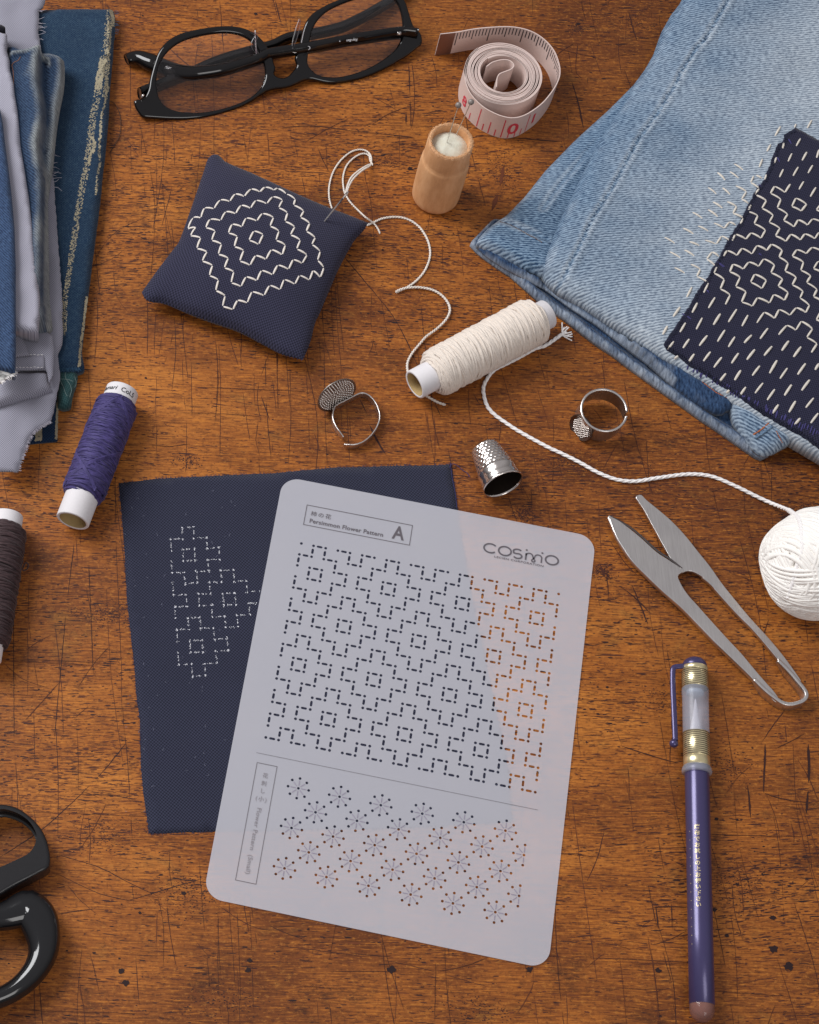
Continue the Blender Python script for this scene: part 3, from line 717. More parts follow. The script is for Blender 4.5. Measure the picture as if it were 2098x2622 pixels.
for i in range(70):
    x, y = rnd.uniform(320, 600), rnd.uniform(1250, 2080); c = P(x, y, .0285); a = rnd.uniform(0, 6.28); l = rnd.uniform(.03, .14); k_ = rnd.uniform(-.05, .05)
    if toG(c)[0] > -2.7: continue
    tube(mb, [c, c + Vector((math.cos(a) * l * .5 - math.sin(a) * k_, math.sin(a) * l * .5 + math.cos(a) * k_, .004)), c + Vector((math.cos(a) * l, math.sin(a) * l, 0))], .004, 4)
mb.build('lint', [plain('pale_lint', S(150, 152, 172), .95)], navy)

# ------------------------------------------------------------------ pile of folded cloths at the left edge
k4 = 4.3125
def q4(pts): return zz((0, 0), pts, k4)
def q5(pts): return zz((0, 760), pts, k4)
M_IND = weave_mat('indigo_kasuri_weave', S(14, 30, 52), S(36, 62, 88), 8, rough=.95, hi=S(88, 112, 126), slub=.6, wear=S(70, 98, 124), wscale=.7)
M_IND2 = weave_mat('dark_indigo_weave', S(14, 28, 48), S(34, 56, 84), 8, rough=.95)
M_TEAL = weave_mat('faded_teal_weave', S(30, 62, 66), S(66, 100, 100), 8, rough=.95)
M_GREY = weave_mat('grey_lavender_poplin', S(96, 95, 108), S(176, 174, 186), 10.5, rough=.9, slub=.05, hi=S(176, 174, 186), bump=.35)
M_DENIM_OLD = weave_mat('washed_dark_denim', S(20, 32, 56), S(62, 84, 112), 11, 'twill', wear=S(176, 178, 172), slub=.12, hi=S(110, 130, 150), wscale=.9)
M_DENIM_BLUE = weave_mat('mid_blue_denim', S(24, 38, 66), S(74, 98, 134), 11, 'twill', slub=.3, hi=S(104, 128, 160))
M_BEIGE = plain('undyed_beige_weft', S(158, 148, 124), .95, bump=.5, bscale=14, var=.2)
M_BLACK_CL = weave_mat('black_cotton_weave', S(12, 12, 18), S(34, 34, 44), 9)
M_SEL = weave_mat('striped_selvedge_weave', S(16, 16, 22), S(214, 214, 212), 5, amt=1.0)

def fray(mb, pts, n, L, r=.012, mi=0, out=None):
    """loose cut yarns along an edge"""
    pts = resample(pts, .05)
    for i in range(n):
        k = rnd.randrange(1, len(pts) - 1); p = pts[k]; t_ = (pts[k + 1] - pts[k - 1]).normalized(); nn = Vector((t_.y, -t_.x, 0)) * (out or 1)
        l = L * rnd.uniform(.3, 1.2); s_ = rnd.uniform(-.7, .7)
        tube(mb, [p - nn * .05, p + nn * l * .5 + t_ * s_ * l * .3 + Vector((0, 0, rnd.uniform(-.01, .04))), p + nn * l + t_ * s_ * l + Vector((0, 0, rnd.uniform(-.05, .05)))], [r, r * .9, r * .5], 5, mi=mi)
def stripe_dots(mb, path, width, z_bvh, n, rx=.035, ry=.02, lift=.006):
    """beige kasuri flecks following a stripe; path in photo pixels, width px"""
    pts = [Vector((x, y, 0)) for x, y in path]; pts = resample(pts, 2.0); bv = z_bvh
    for i in range(n):
        k = rnd.random() * (len(pts) - 2); p = pts[int(k)]; w_ = width(k / len(pts)) if callable(width) else width
        x, y = p.x + rnd.uniform(-w_, w_), p.y + rnd.uniform(-2, 2)
        c, nn = drape(bv, x, y, lift + rnd.uniform(0, .004))
        if c is None: continue
        a = rnd.uniform(0, 3.14); rr_ = rnd.uniform(.6, 1.25); u = Vector((math.cos(a), math.sin(a), 0)); u = (u - nn * u.dot(nn)).normalized(); v = nn.cross(u)
        mb.add([c + u * (rx * rr_ * math.cos(q)) + v * (ry * 1.3 * rr_ * math.sin(q)) for q in (0, 1.05, 2.1, 3.14, 4.2, 5.25)], [(0, 1, 2, 3, 4, 5)], 1)
wob = lambda a, s, sd: (lambda X, Y, D: a * vnoise(X, Y, s, sd) * np.clip(D / .4, 0, 1))

# lowest: dark indigo strip with a beige selvedge
o1 = q5([(60, 700), (640, 700), (660, 900), (646, 1100), (636, 1300), (635, 1585), (450, 1600), (320, 1612), (60, 1640)])
b1, f1 = cloth('indigo_cloth', [P(x, y, .2) for x, y in o1], M_IND2, None, res=.2, thick=.12, edge=.08, rot=.05, zf=wob(.02, .6, 1), bres=.12)
tag(b1, 'dark indigo cloth end with beige stripes at the very bottom of the pile', 'cloth')
mb = MB(); bv = f1()
stripe_dots(mb, q5([(655, 920), (642, 1150), (626, 1400), (620, 1580)]), 2.2, bv, 260, .05, .022)
stripe_dots(mb, q5([(425, 1440), (425, 1600)]), 8, bv, 170, .045, .022); mb.mi = [0] * len(mb.mi)
mb.build('beige_stripes', [M_BEIGE], b1, False)
# teal underside roll
o1 = q5([(640, 770), (700, 790), (865, 775), (862, 850), (850, 930), (818, 1010), (795, 1100), (778, 1185), (700, 1200), (645, 1190), (640, 1000)])
tl, f1 = cloth('teal_cloth', [P(x, y, .55) for x, y in o1], M_TEAL, None, res=.12, thick=.5, edge=.3, rot=.4, zf=lambda X, Y, D: .12 * vnoise(X, Y, 1.3, 5), under=.02, jag=.02)
tag(tl, 'small faded teal cloth end curling out beneath the indigo cloth', 'cloth')
mb = MB(); bv = f1()
for pts in (q5([(720, 840), (725, 900), (770, 970), (785, 1030), (765, 1110)]), q5([(660, 910), (700, 1000), (720, 1060), (740, 1100)]), q5([(820, 880), (838, 950), (820, 1000)]), q5([(670, 910), (750, 915), (800, 935)])):
    pp = [drape(bv, x, y, .02)[0] for x, y in pts]; pp = [p for p in pp if p]
    if len(pp) > 2: tube(mb, smooth_path(pp, .08), .012, 5)
mb.build('loose_thread', [plain('pale_teal_thread', S(120, 140, 138), .9)], tl)
# big folded indigo cloth with beige kasuri stripes
o1 = q4([(60, 70), (490, 72), (900, 66), (1235, 68), (1262, 90), (1275, 200), (1272, 300), (1262, 380), (1250, 560), (1232, 760), (1215, 960), (1206, 1200), (1192, 1380), (1165, 1640), (1140, 1850), (1112, 2156)]) + \
     q5([(966, 0), (952, 100), (932, 300), (912, 500), (905, 590), (935, 765), (888, 768), (885, 785), (760, 790), (655, 800), (400, 810), (60, 810)])
b2, f2 = cloth('indigo_cloth', [P(x, y, .75) for x, y in o1], M_IND, None, res=.25, thick=.45, edge=.16, rot=.03, under=.1, bres=.15,
               zf=lambda X, Y, D: .03 * vnoise(X, Y, .5, 2) * np.clip(D, 0, 1), jag=.01)
tag(b2, 'large folded indigo cloth with beige flecked stripes along its right edge', 'cloth')
mb = MB(); bv = f2()
S1 = q4([(1225, 80), (1215, 170), (1200, 260), (1195, 380), (1180, 480), (1165, 560), (1145, 640), (1120, 800), (1090, 960), (1070, 1090), (1045, 1200), (1025, 1320), (1005, 1450), (1000, 1560), (975, 1680), (965, 1800), (940, 1920), (920, 2020), (890, 2156)]) + \
     q5([(720, 10), (712, 120), (708, 250), (704, 350), (700, 440)])
stripe_dots(mb, S1, lambda t: 10 - 3.5 * t, bv, 1250, .036, .018)
for seg, w_, n in (([(1140, 650), (1120, 760), (1095, 880), (1080, 990)], 8.5, 420), ([(1215, 80), (1250, 220), (1240, 300)], 4, 200), ([(1210, 250), (1200, 520), (1185, 800), (1160, 1000), (1150, 1100)], 5, 330), ([(1180, 850), (1195, 960), (1160, 1120), (1140, 1200), (1110, 1350), (1115, 1450), (1098, 1560), (1095, 1700), (1105, 1800), (1080, 1900), (1070, 2050), (1060, 2156)], 2.8, 300),
                   ([(1010, 1510), (1045, 1560), (1040, 1640), (1000, 1720), (975, 1820)], 4, 150), ([(1240, 80), (1245, 110)], 5, 60)):
    stripe_dots(mb, q4(seg), w_, bv, n, .038, .02)
stripe_dots(mb, q5([(960, 5), (945, 100), (925, 300), (900, 450), (885, 600), (878, 700), (872, 785)]), 2.6, bv, 260, .045, .03)
mb.mi = [0] * len(mb.mi); mb.build('beige_stripes', [M_BEIGE], b2, False)
mb = MB(); fray(mb, [P(x, y, .6) for x, y in q5([(885, 785), (760, 790), (655, 800)])], 60, .18, .01, out=-1); fray(mb, [P(x, y, .6) for x, y in q4([(1272, 100), (1275, 300), (1260, 400)])], 16, .2, .01, out=-1)
mb.build('frayed_edge', [plain('indigo_yarn', S(40, 74, 102), .9)], b2)
# the thin dark thread lying beside it
mb = MB(); tube(mb, smooth_path([P(x, y, .05) for x, y in q4([(1180, 1105), (1250, 1130), (1310, 1220), (1335, 1340), (1325, 1480), (1290, 1560), (1240, 1640)])] + [P(282, 392, .04)], .1), .013, 6)
th = mb.build('dark_thread', [plain('dark_grey_thread', S(58, 44, 40), .8)], None); tag(th, 'thin dark loose thread curling on the wood beside the indigo cloth', 'thread')

# grey lavender cloth: long piece under the denim
o1 = q4([(-60, -40), (500, -40), (495, 10), (470, 70), (425, 90), (432, 200), (418, 330), (440, 440), (452, 560), (600, 1500), (560, 1900), (596, 1960), (604, 2156)]) + \
     q5([(688, 0), (690, 130), (688, 300), (700, 420), (680, 540), (640, 610), (648, 720), (662, 820), (660, 930), (632, 1060), (600, 1200), (585, 1290), (562, 1370), (480, 1420), (400, 1470), (345, 1530), (300, 1620), (250, 1760), (225, 1850), (205, 1928), (100, 1920), (-60, 1915)])
def gz(X, Y, D):
    return .15 * vnoise(X, Y, .35, 3) * np.clip(D / .8, 0, 1) + .06 * vnoise(X * 1.6, Y * .7, 1.1, 9) * np.clip(D / .5, 0, 1)
pts = [P(x, y, 1.05) for x, y in o1]
b3, f3 = cloth('grey_cloth', pts, M_GREY, None, res=.2, thick=.10, edge=.06, rot=.08, bres=.12, zf=gz, jag=.02)
tag(b3, 'pale grey cotton cloth with a ragged cut end, reaching furthest down the pile', 'cloth')
mb = MB(); fray(mb, [P(x, y, 1.02) for x, y in q5([(562, 1370), (480, 1420), (400, 1470), (345, 1530), (300, 1620), (250, 1760), (225, 1850), (205, 1928)])], 120, .10, .010, out=-1)
fray(mb, [P(x, y, 1.02) for x, y in q4([(425, 90), (432, 200), (418, 330), (440, 440)])], 14, .35, .010, out=-1)
fray(mb, [P(x, y, 1.02) for x, y in q4([(560, 1550), (570, 1900), (596, 1960), (604, 2156)])], 14, .35, .011, out=-1)
mb.build('frayed_edge', [plain('grey_yarn', S(176, 172, 184), .9)], b3)
# second grey piece folded over: turned flap
o1 = q5([(-60, 830), (165, 800), (330, 805), (515, 800), (530, 860), (545, 950), (578, 1003), (500, 1035), (400, 1070), (250, 1105), (120, 1145), (-60, 1195)])
def flapz(X, Y, D):
    return .18 * np.sqrt(np.clip(D / .8, 0, 1)) + .04 * vnoise(X, Y, .8, 4)
b4, f4 = cloth('grey_cloth', [P(x, y, 1.38) for x, y in o1], M_GREY, None, res=.16, thick=.35, edge=.3, rot=.35, bres=.12, zf=flapz)
tag(b4, 'folded grey cotton flap lying over the ragged grey cloth, below the hemmed tab', 'cloth')
o1 = q5([(120, 400), (210, 360), (430, 350), (520, 380), (575, 420), (600, 600), (585, 860), (540, 940), (515, 800), (490, 790), (300, 800), (120, 790)])
b5, f5 = cloth('grey_cloth', [P(x, y, 1.5) for x, y in o1], M_GREY, None, res=.16, thick=.12, edge=.1, rot=.05, bres=.12, zf=lambda X, Y, D: .07 * vnoise(X, Y, .9, 14))
tag(b5, 'grey cotton piece with a stitched hem tab, just below the light grey strip', 'cloth')
tb, _ = cloth('hem_tab', [P(x, y, 1.62) for x, y in q5([(110, 645), (330, 635), (470, 628), (492, 660), (488, 775), (380, 795), (200, 798), (110, 795)])], M_GREY, b5, res=.14, thick=.1, edge=.1, rot=.0, bres=.1, zf=lambda X, Y, D: .05 * np.sin(X * 4.2) * np.clip(D / .2, 0, 1))
mb = MB()
for y_ in (640, 778):
    for i in range(9):
        x_ = 130 + i * 40; a, b = q5([(x_, y_ + rnd.uniform(-4, 4)), (x_ + 24, y_ + rnd.uniform(-4, 4))]); stitch(mb, P(*a, 1.68), P(*b, 1.68), .011, Vector((0, 0, 1)))
mb.build('stitching', [M_WHITE], b5)
o1 = q5([(110, 370), (190, 365), (250, 440), (300, 560), (328, 630), (180, 650), (110, 660)])
b6, _ = cloth('grey_cloth', [P(x, y, 1.8) for x, y in o1], M_GREY, None, res=.14, thick=.1, edge=.08, rot=.3, bres=.1, zf=lambda X, Y, D: .05 * vnoise(X, Y, .9, 24))
tag(b6, 'small grey triangular cloth corner beside the blue denim strip', 'cloth')

# folded washed denim with a rolled hem
o1 = q4([(60, 505), (180, 545), (265, 572), (400, 568), (560, 568), (650, 595), (706, 625), (716, 700), (716, 820), (700, 960), (665, 1130), (640, 1280), (615, 1480), (600, 1650), (585, 1800), (552, 1980), (530, 2156)]) + \
     q5([(548, 0), (560, 100), (570, 200), (580, 300), (520, 345), (440, 370), (200, 360), (60, 330)])
RID = [P(x, y, 2.0) for x, y in q4([(455, 690), (452, 800), (450, 950), (480, 1100), (500, 1300), (490, 1450), (455, 1650), (470, 1800), (500, 2000), (505, 2156)]) + q5([(480, 20), (500, 200), (520, 340)])]
RID = [(p.x, p.y) for p in RID]
ROLL = [(P(x, y, 2.0).x, P(x, y, 2.0).y) for x, y in q4([(100, 640), (220, 620), (330, 605), (440, 610), (530, 640), (545, 700)])]
def dz(X, Y, D):
    sd, par = segdist(X, Y, RID); nz = vnoise(par, par * 0, .75, 6)
    # sd>0 : left of path direction (path runs down the picture => right side in photo)
    step_ = 1 / (1 + np.exp(-sd / -.06)) if False else 1 / (1 + np.exp(sd / .07))
    z = .50 * step_ + .28 * np.exp(-((sd + .32) / .28) ** 2) * (1 + .5 * nz) - .22 * np.exp(-((sd - .16) / .14) ** 2)
    z += .16 * np.exp(-((np.abs(D) - .22) / .2) ** 2) * (sd > 0)
    r_, _ = segdist(X, Y, ROLL); z += .20 * np.exp(-(np.abs(r_) / .14) ** 2)
    z += .06 * vnoise(X, Y, .8, 7)
    return z * np.clip(D / .25, 0, 1)
def df(X, Y, D):
    sd, par = segdist(X, Y, RID); nz = vnoise(par, par * 0, .8, 6)
    f = .75 * np.exp(-((sd + .26) / .22) ** 2) * (.75 + .6 * nz) + .95 * np.exp(-(D / .34) ** 2) * (sd > 0)
    r_, _ = segdist(X, Y, ROLL); f += .9 * np.exp(-(np.abs(r_) / .10) ** 2)
    return np.clip(f, 0, 1) - .12
b7, f7 = cloth('folded_denim', [P(x, y, 1.75) for x, y in o1], M_DENIM_OLD, None, res=.11, thick=.6, edge=.35, rot=.1, bres=.12, zf=dz, fadef=df, under=1.15)
tag(b7, 'folded dark washed denim with faded ridges, between the light grey strip and the indigo cloth', 'folded denim')
mb = MB(); bv = f7()
for seg in ([(225, 625), (205, 665), (150, 690), (130, 720), (145, 780), (150, 860), (150, 960), (155, 1030)],):
    pp = q4(seg); pp = resample([Vector((a, b, 0)) for a, b in pp], 4)
    for i in range(0, len(pp) - 1, 1):
        a, na = drape(bv, pp[i].x, pp[i].y, .01); b, nb_ = drape(bv, pp[i].x * .25 + pp[i + 1].x * .75, pp[i].y * .25 + pp[i + 1].y * .75, .01)
        if a and b: stitch(mb, a, b, .016, na)
mb.build('orange_stitching', [plain('orange_topstitch', S(150, 98, 62), .8)], b7)

# light grey folded strip
o1 = q4([(-60, 335), (30, 340), (78, 345), (80, 420), (70, 520), (105, 640), (108, 740), (150, 900), (160, 1010), (192, 1200), (205, 1320), (215, 1450), (225, 1580), (262, 1800), (290, 1980), (318, 2156)]) + \
     q5([(442, 0), (440, 100), (441, 180), (425, 260), (425, 372), (330, 365), (260, 345), (195, 325), (150, 300), (100, 100), (-60, 0)])
b8, _ = cloth('grey_strip', [P(x, y, 2.6) for x, y in o1], weave_mat('light_grey_poplin', S(118, 116, 130), S(192, 190, 202), 10.5, rough=.9, slub=.05, hi=S(190, 190, 204), bump=.35), None, res=.12, thick=.34, edge=.12, rot=.12, bres=.12, under=1.7,
              zf=lambda X, Y, D: .09 * np.sin(Y * 1.9 + X) * vnoise(X * 0, Y, .5, 2) * np.clip(D / .2, 0, 1) + .03 * vnoise(X, Y, .9, 12))
tag(b8, 'light grey folded cotton strip lying on the washed denim', 'cloth')
# blue denim strip at the very edge
o1 = q4([(-80, 1100), (0, 1180), (30, 1330), (60, 1600), (95, 1850), (130, 2156)]) + q4([(160, 2500), (172, 2900)]) + q5([(172, 0), (172, 300), (172, 600), (165, 800), (100, 790), (0, 765), (-80, 760)])
b9, _ = cloth('denim_strip', [P(x, y, 3.1) for x, y in o1], M_DENIM_BLUE, None, res=.14, thick=.3, edge=.1, rot=.15, bres=.12, under=2.2, zf=wob(.05, .5, 4))
tag(b9, 'blue denim strip on top of the pile at the picture edge', 'denim strip')
o1 = q5([(-60, 740), (20, 758), (100, 800), (165, 850), (60, 900), (0, 950), (-60, 960)])
b10, _ = cloth('selvedge_end', [P(x, y, 2.75) for x, y in o1], weave_mat('white_ticking_with_dark_lines', S(20, 20, 26), S(222, 220, 216), 2.2, 'twill', amt=1.6, slub=.5, hi=S(225, 224, 220)), b9, res=.12, thick=.1, edge=.08, rot=.6, bres=.08, jag=.02)
mb = MB(); fray(mb, [P(x, y, 2.75) for x, y in q5([(20, 758), (100, 800), (165, 850), (60, 900), (0, 950)])], 60, .14, .012, out=-1); mb.build('white_fringe', [M_WHITE], b9)
o1 = q4([(-60, 250), (20, 255), (58, 280), (60, 335), (-60, 330)])
b11, _ = cloth('black_cloth', [P(x, y, 2.2) for x, y in o1], M_BLACK_CL, None, res=.12, thick=.2, edge=.08, rot=.1, bres=.1, under=1.3)
tag(b11, 'tiny black cloth corner above the light grey strip', 'cloth')

# ------------------------------------------------------------------ spectacles
def glossy(name, c, rough=.12, **k):
    return plain(name, c, rough, var=.15, **k)
M_BLK = glossy('black_acetate', S(13, 11, 12), .07, spec=.5)
M_STEEL = plain('bright_steel', S(196, 190, 186), .2, 1.0, var=.05)
def clear_mat(name, tint, op, rough=.02):
    t = NT(name); tr = t.n('BsdfTransparent'); tr.inputs[0].default_value = tint; gl = t.n('BsdfGlossy'); gl.inputs['Roughness'].default_value = rough; gl.inputs[0].default_value = (1, 1, 1, 1)
    fr = t.n('Fresnel'); fr.inputs[0].default_value = 1.5; mx = t.n('MixShader'); t.lk(t.math('MULTIPLY', fr.outputs[0], op), mx.inputs[0])
    t.lk(tr.outputs[0], mx.inputs[1]); t.lk(gl.outputs[0], mx.inputs[2]); t.lk(mx.outputs[0], t.out.inputs[0]); return t.m
M_LENS = clear_mat('coated_lens_glass', (.998, .985, .988, 1), .6)
g6 = lambda p: zz((300, 0), p, 4.3125)
g7 = lambda p: zz((660, 0), p, 3.9205)
out_ = g6([(225, 1230), (198, 1180), (195, 1110), (255, 1105), (310, 1060), (345, 980), (358, 890), (385, 780), (415, 680), (450, 590), (510, 500), (590, 430), (690, 378), (800, 345), (950, 315), (1100, 295), (1230, 290), (1370, 308), (1480, 350), (1570, 415), (1650, 510), (1705, 620)]) + \
       g7([(162, 650), (176, 690), (158, 745), (200, 778), (260, 786), (310, 762), (350, 718), (392, 660), (372, 600), (380, 560), (400, 520), (425, 420), (450, 310), (490, 210), (560, 130), (660, 68), (760, 20), (880, -25), (1020, -68), (1180, -92), (1310, -82), (1410, -48), (1470, 5), (1502, 90), (1530, 180), (1556, 255), (1590, 300), (1635, 345), (1645, 440), (1600, 480), (1500, 560), (1400, 620), (1300, 680), (1150, 750), (1000, 802), (850, 832), (700, 838), (600, 818), (530, 802), (460, 812), (380, 850), (280, 882), (180, 893), (100, 915), (40, 952)]) + \
       g6([(1585, 1050), (1500, 1110), (1400, 1165), (1280, 1215), (1130, 1262), (980, 1298), (800, 1320), (600, 1322), (420, 1312), (300, 1302), (265, 1285)])
hL = g6([(440, 1010), (428, 900), (442, 780), (480, 680), (540, 590), (620, 515), (720, 455), (850, 412), (990, 382), (1130, 366), (1250, 368), (1360, 390), (1450, 435), (1530, 510), (1590, 620), (1628, 740), (1635, 850), (1600, 950), (1530, 1035), (1430, 1105), (1300, 1162), (1150, 1208), (1000, 1238), (850, 1250), (700, 1240), (590, 1210), (510, 1160), (462, 1090)])
hR = g7([(496, 640), (505, 520), (520, 400), (550, 290), (600, 205), (680, 125), (780, 68), (900, 18), (1040, -22), (1180, -42), (1290, -36), (1370, -5), (1412, 50), (1440, 130), (1456, 230), (1455, 335), (1430, 420), (1380, 500), (1300, 572), (1200, 640), (1080, 702), (950, 748), (820, 776), (710, 778), (610, 760), (545, 715)])
A0 = P(353, 290, .28); B0 = P(1073, 130, .28); ex = (B0 - A0); ex.z = 0; ex.normalize(); up_ = Vector((-ex.y, ex.x, 0)); TL = math.radians(24)
ey = up_ * math.cos(TL) + Vector((0, 0, 1)) * math.sin(TL); en = ex.cross(ey)
Mg = Matrix((ex, ey, en)).transposed().to_4x4(); Mg.translation = A0; Mi = Mg.inverted()
loc2 = lambda pts: [tuple((Mi @ PP(x, y, A0, en)).to_2d()) for x, y in pts]
def sm2(pts, step=.12): return [(p.x, p.y) for p in smooth_path([Vector((a, b, 0)) for a, b in pts], step, True)]
gl = empty('spectacles', P(700, 190, 0), 'black framed spectacles lying folded on the wood', 'glasses')
curve_solid('frame', [offset(sm2(loc2(out_)), .115), offset(sm2(loc2(hL)), -.105), offset(sm2(loc2(hR)), -.105)], .03, .12, M_BLK, gl, Mg @ Matrix.Translation((0, 0, 0)), 4)
def scale_loop(l, d):
    cx = sum(p[0] for p in l) / len(l); cy = sum(p[1] for p in l) / len(l); return [(cx + (x - cx) * (1 + d), cy + (y - cy) * (1 + d)) for x, y in l]
for h in (hL, hR): curve_solid('lens', [sm2(scale_loop(loc2(h), .05))], .03, 0, M_LENS, gl, Mg, 0)
def temple(path, heights, radii, rys):
    mb = MB(); pts = [P(x, y, z) for (x, y), z in zip(path, heights)]; sp = smooth_path(pts, .15); n = len(sp)
    R = np.interp(np.linspace(0, 1, n), np.linspace(0, 1, len(radii)), radii); RY = np.interp(np.linspace(0, 1, n), np.linspace(0, 1, len(rys)), rys)
    tube(mb, sp, list(R), 16, up=Vector((0, 0, 1)), ry=list(RY)); return mb.build('temple', [M_BLK], gl)
tm1 = temple(g6([(245, 1030), (420, 960), (620, 880), (850, 790), (1050, 700), (1250, 630), (1500, 560), (1720, 500)]) + g7([(300, 385), (500, 350), (700, 310), (850, 270), (950, 225), (1080, 160), (1200, 90), (1320, 20), (1450, -60), (1560, -130)]),
       [.45, .42, .4, .42, .45, .5, .5, .5, .5, .5, .5, .5, .48, .42, .38, .35, .33, .33], [.2, .2, .23, .23, .23, .23, .24, .24, .16], [.38, .38, .36, .34, .33, .33, .33, .30, .18])
tm2 = temple(g7([(1600, 345), (1450, 330), (1300, 345), (1100, 375), (900, 405), (700, 445), (500, 480), (300, 510), (100, 545)]) + g6([(1560, 650), (1350, 720), (1150, 775), (950, 800), (800, 808), (650, 790), (500, 740), (380, 690), (250, 635), (160, 636), (100, 655)]),
       [.7, .75, .8, .85, .85, .85, .85, .85, .85, .85, .8, .78, .75, .7, .62, .52, .48, .42, .40, .40], [.2, .2, .22, .22, .24, .24, .24, .25, .27, .33, .42, .44, .26], [.40, .40, .38, .36, .34, .33, .33, .33, .33, .34, .36, .36, .22])
M_PAD = clear_mat('clear_silicone', (.84, .78, .81, 1), .25, .4)
def padd(path, r, zs):
    mb = MB(); pts = smooth_path([PP(x, y, A0 + en * .32, en) for x, y in path], .06); n = len(pts)
    tube(mb, pts, [r * (math.sin(math.pi * (i + .6) / (n + .2)) ** .45) for i in range(n)], 12, ry=[.06] * n, up=en); return mb.build('nose_pad', [M_PAD], gl)
np1 = padd(g7([(425, 185), (408, 260), (385, 350), (362, 430), (350, 490)]), .11, 0)
np2 = padd(g6([(1480, 350), (1540, 390), (1500, 480), (1530, 560), (1570, 620)]), .10, 0)
mb = MB()
tube(mb, smooth_path([PP(x, y, A0 + en * .2, en) for x, y in g6([(1600, 600), (1570, 590), (1545, 625), (1525, 330), (1545, 668), (1590, 655)])], .04), .024, 8); mb.build('pad_arm', [M_STEEL], np2)
mb = MB(); tube(mb, smooth_path([PP(x, y, A0 + en * .25, en) for x, y in g7([(350, 495), (345, 515), (365, 525), (385, 530)])], .04), .024, 8); mb.build('pad_arm', [M_STEEL], np1)
mb = MB(); a, b = g6([(265, 1075), (298, 1042)]); tube(mb, [P(*a, .75), P(*b, .8)], .06, 8); mb.build('hinge', [M_STEEL], tm1)
mb = MB(); c = P(*g7([(1420, 325)])[0], .98); lathe(mb, [(0, .06), (.08, .055), (.12, .02), (.13, -.05)], c, (0, -.25, 1), 16); mb.build('hinge', [M_STEEL], tm2)

# faint white maker's print on the inner temple
def flat_at(x, y, z, rot, tiltx=0):
    return Matrix.Translation(P(x, y, z)) @ Matrix.Rotation(rot, 4, 'Z') @ Matrix.Rotation(tiltx, 4, 'X')
M_PRT = plain('white_temple_print', S(190, 188, 190), .6)
x_, y_ = g7([(1005, 385)])[0]
o_ = text_mesh('lettering', 'Ray-Ban', .16, M_PRT, flat_at(x_, y_, 1.27, math.pi + math.radians(8), math.radians(-30)), tm2, shear=.35, bold=.002)
x_, y_ = g7([(825, 418)])[0]
mb = MB(); c = P(x_, y_, 1.22); mb.add([c + Vector((-.03, 0, 0)), c + Vector((.03, .01, 0)), c + Vector((0, .07, .03))], [(0, 1, 2)]); mb.build('printed_mark', [M_PRT], tm2, False)
mb = MB(); pts = [P(a, b, 1.26) for a, b in g7([(505, 462), (522, 468), (526, 485), (508, 498)])]; tube(mb, smooth_path(pts, .03), .014, 5); mb.build('printed_mark', [M_PRT], tm2)

# ------------------------------------------------------------------ tape measure
tp = empty('tape_measure', P(1300, 210, 0), 'pale pink coiled measuring tape with black ticks, standing on its edge', 'tape measure')
M_TAPE = plain('pale_pink_fibreglass_tape', S(214, 192, 184), .5, bump=.15, bscale=40, var=.04)
M_TBLK = plain('black_tape_print', S(34, 32, 40), .6); M_TRED = plain('red_tape_print', S(206, 62, 78), .6)
k8 = 3.85
q8 = lambda p: zz((1080, 40), p, k8)
TH = 1.5  # tape width
def band(path, h0=.02, h1=TH, th=.022, name='tape', mats=None, step=.08):
    mb = MB(); sp = [Vector((p[0], p[1], 0)) for p in path]; sp = resample(sp, step); n = len(sp)
    vs = []; 
    for i in range(n):
        t_ = (sp[min(i + 1, n - 1)] - sp[max(i - 1, 0)]).normalized(); nn = Vector((-t_.y, t_.x, 0)) * th
        for s_, z_ in ((1, h0), (1, h1), (-1, h1), (-1, h0)): vs.append((sp[i].x + nn.x * s_, sp[i].y + nn.y * s_, z_))
    fs = []
    for i in range(n - 1):
        for k in range(4): l = (k + 1) % 4; fs.append((i * 4 + k, i * 4 + l, i * 4 + 4 + l, i * 4 + 4 + k))
    fs += [(0, 1, 2, 3), tuple((n - 1) * 4 + k for k in (3, 2, 1, 0))]
    mb.add(vs, fs); return mb, sp
# spiral roll: centre and radii from its top face (z = TH)
cT = P(*q8([(805, 568)])[0], TH); rad = lambda x, y: (P(*q8([(x, y)])[0], TH) - cT).length
r_in, r_out = 1.02, rad(1200, 560) * .97
turns = 11; sp_ = []
for i in range(turns * 60 + 1):
    a = -2 * math.pi * i / 60 + 2.2; f = i / (turns * 60); r = r_in + (r_out - r_in) * f + .012 * math.sin(a * 3 + f * 9) + .02 * math.sin(a * 1 + f * 40)
    sp_.append((cT.x + r * math.cos(a), cT.y + r * math.sin(a)))
mb, _ = band(sp_, step=.1, th=.026); mb.build('coil', [M_TAPE], tp, False)
inn = [P(x, y, TH) for x, y in q8([(640, 500), (700, 455), (800, 430), (870, 440), (910, 480), (890, 520), (830, 545), (770, 570), (745, 610), (742, 650), (738, 700)])]
mb, _ = band([tuple(p.to_2d()) for p in smooth_path(inn, .1)]); mb.build('inner_end', [M_TAPE], tp, False)
# outer loose loop: from the metal tip across the back, round the right, along the front, up the left
otop = q8([(185, 178), (340, 160), (520, 128), (680, 112), (860, 106), (1000, 125), (1120, 170), (1230, 250), (1310, 350), (1355, 470), (1365, 560), (1345, 640), (1290, 740), (1200, 850), (1100, 930), (1000, 985), (900, 1005), (800, 990), (700, 950), (600, 890), (500, 790), (450, 700), (425, 600), (432, 500), (470, 400)])
op = smooth_path([P(x, y, TH) for x, y in otop], .1); op2 = [tuple(p.to_2d()) for p in op]
mb, osp = band(op2); olp = mb.build('outer_loop', [M_TAPE], tp, False)
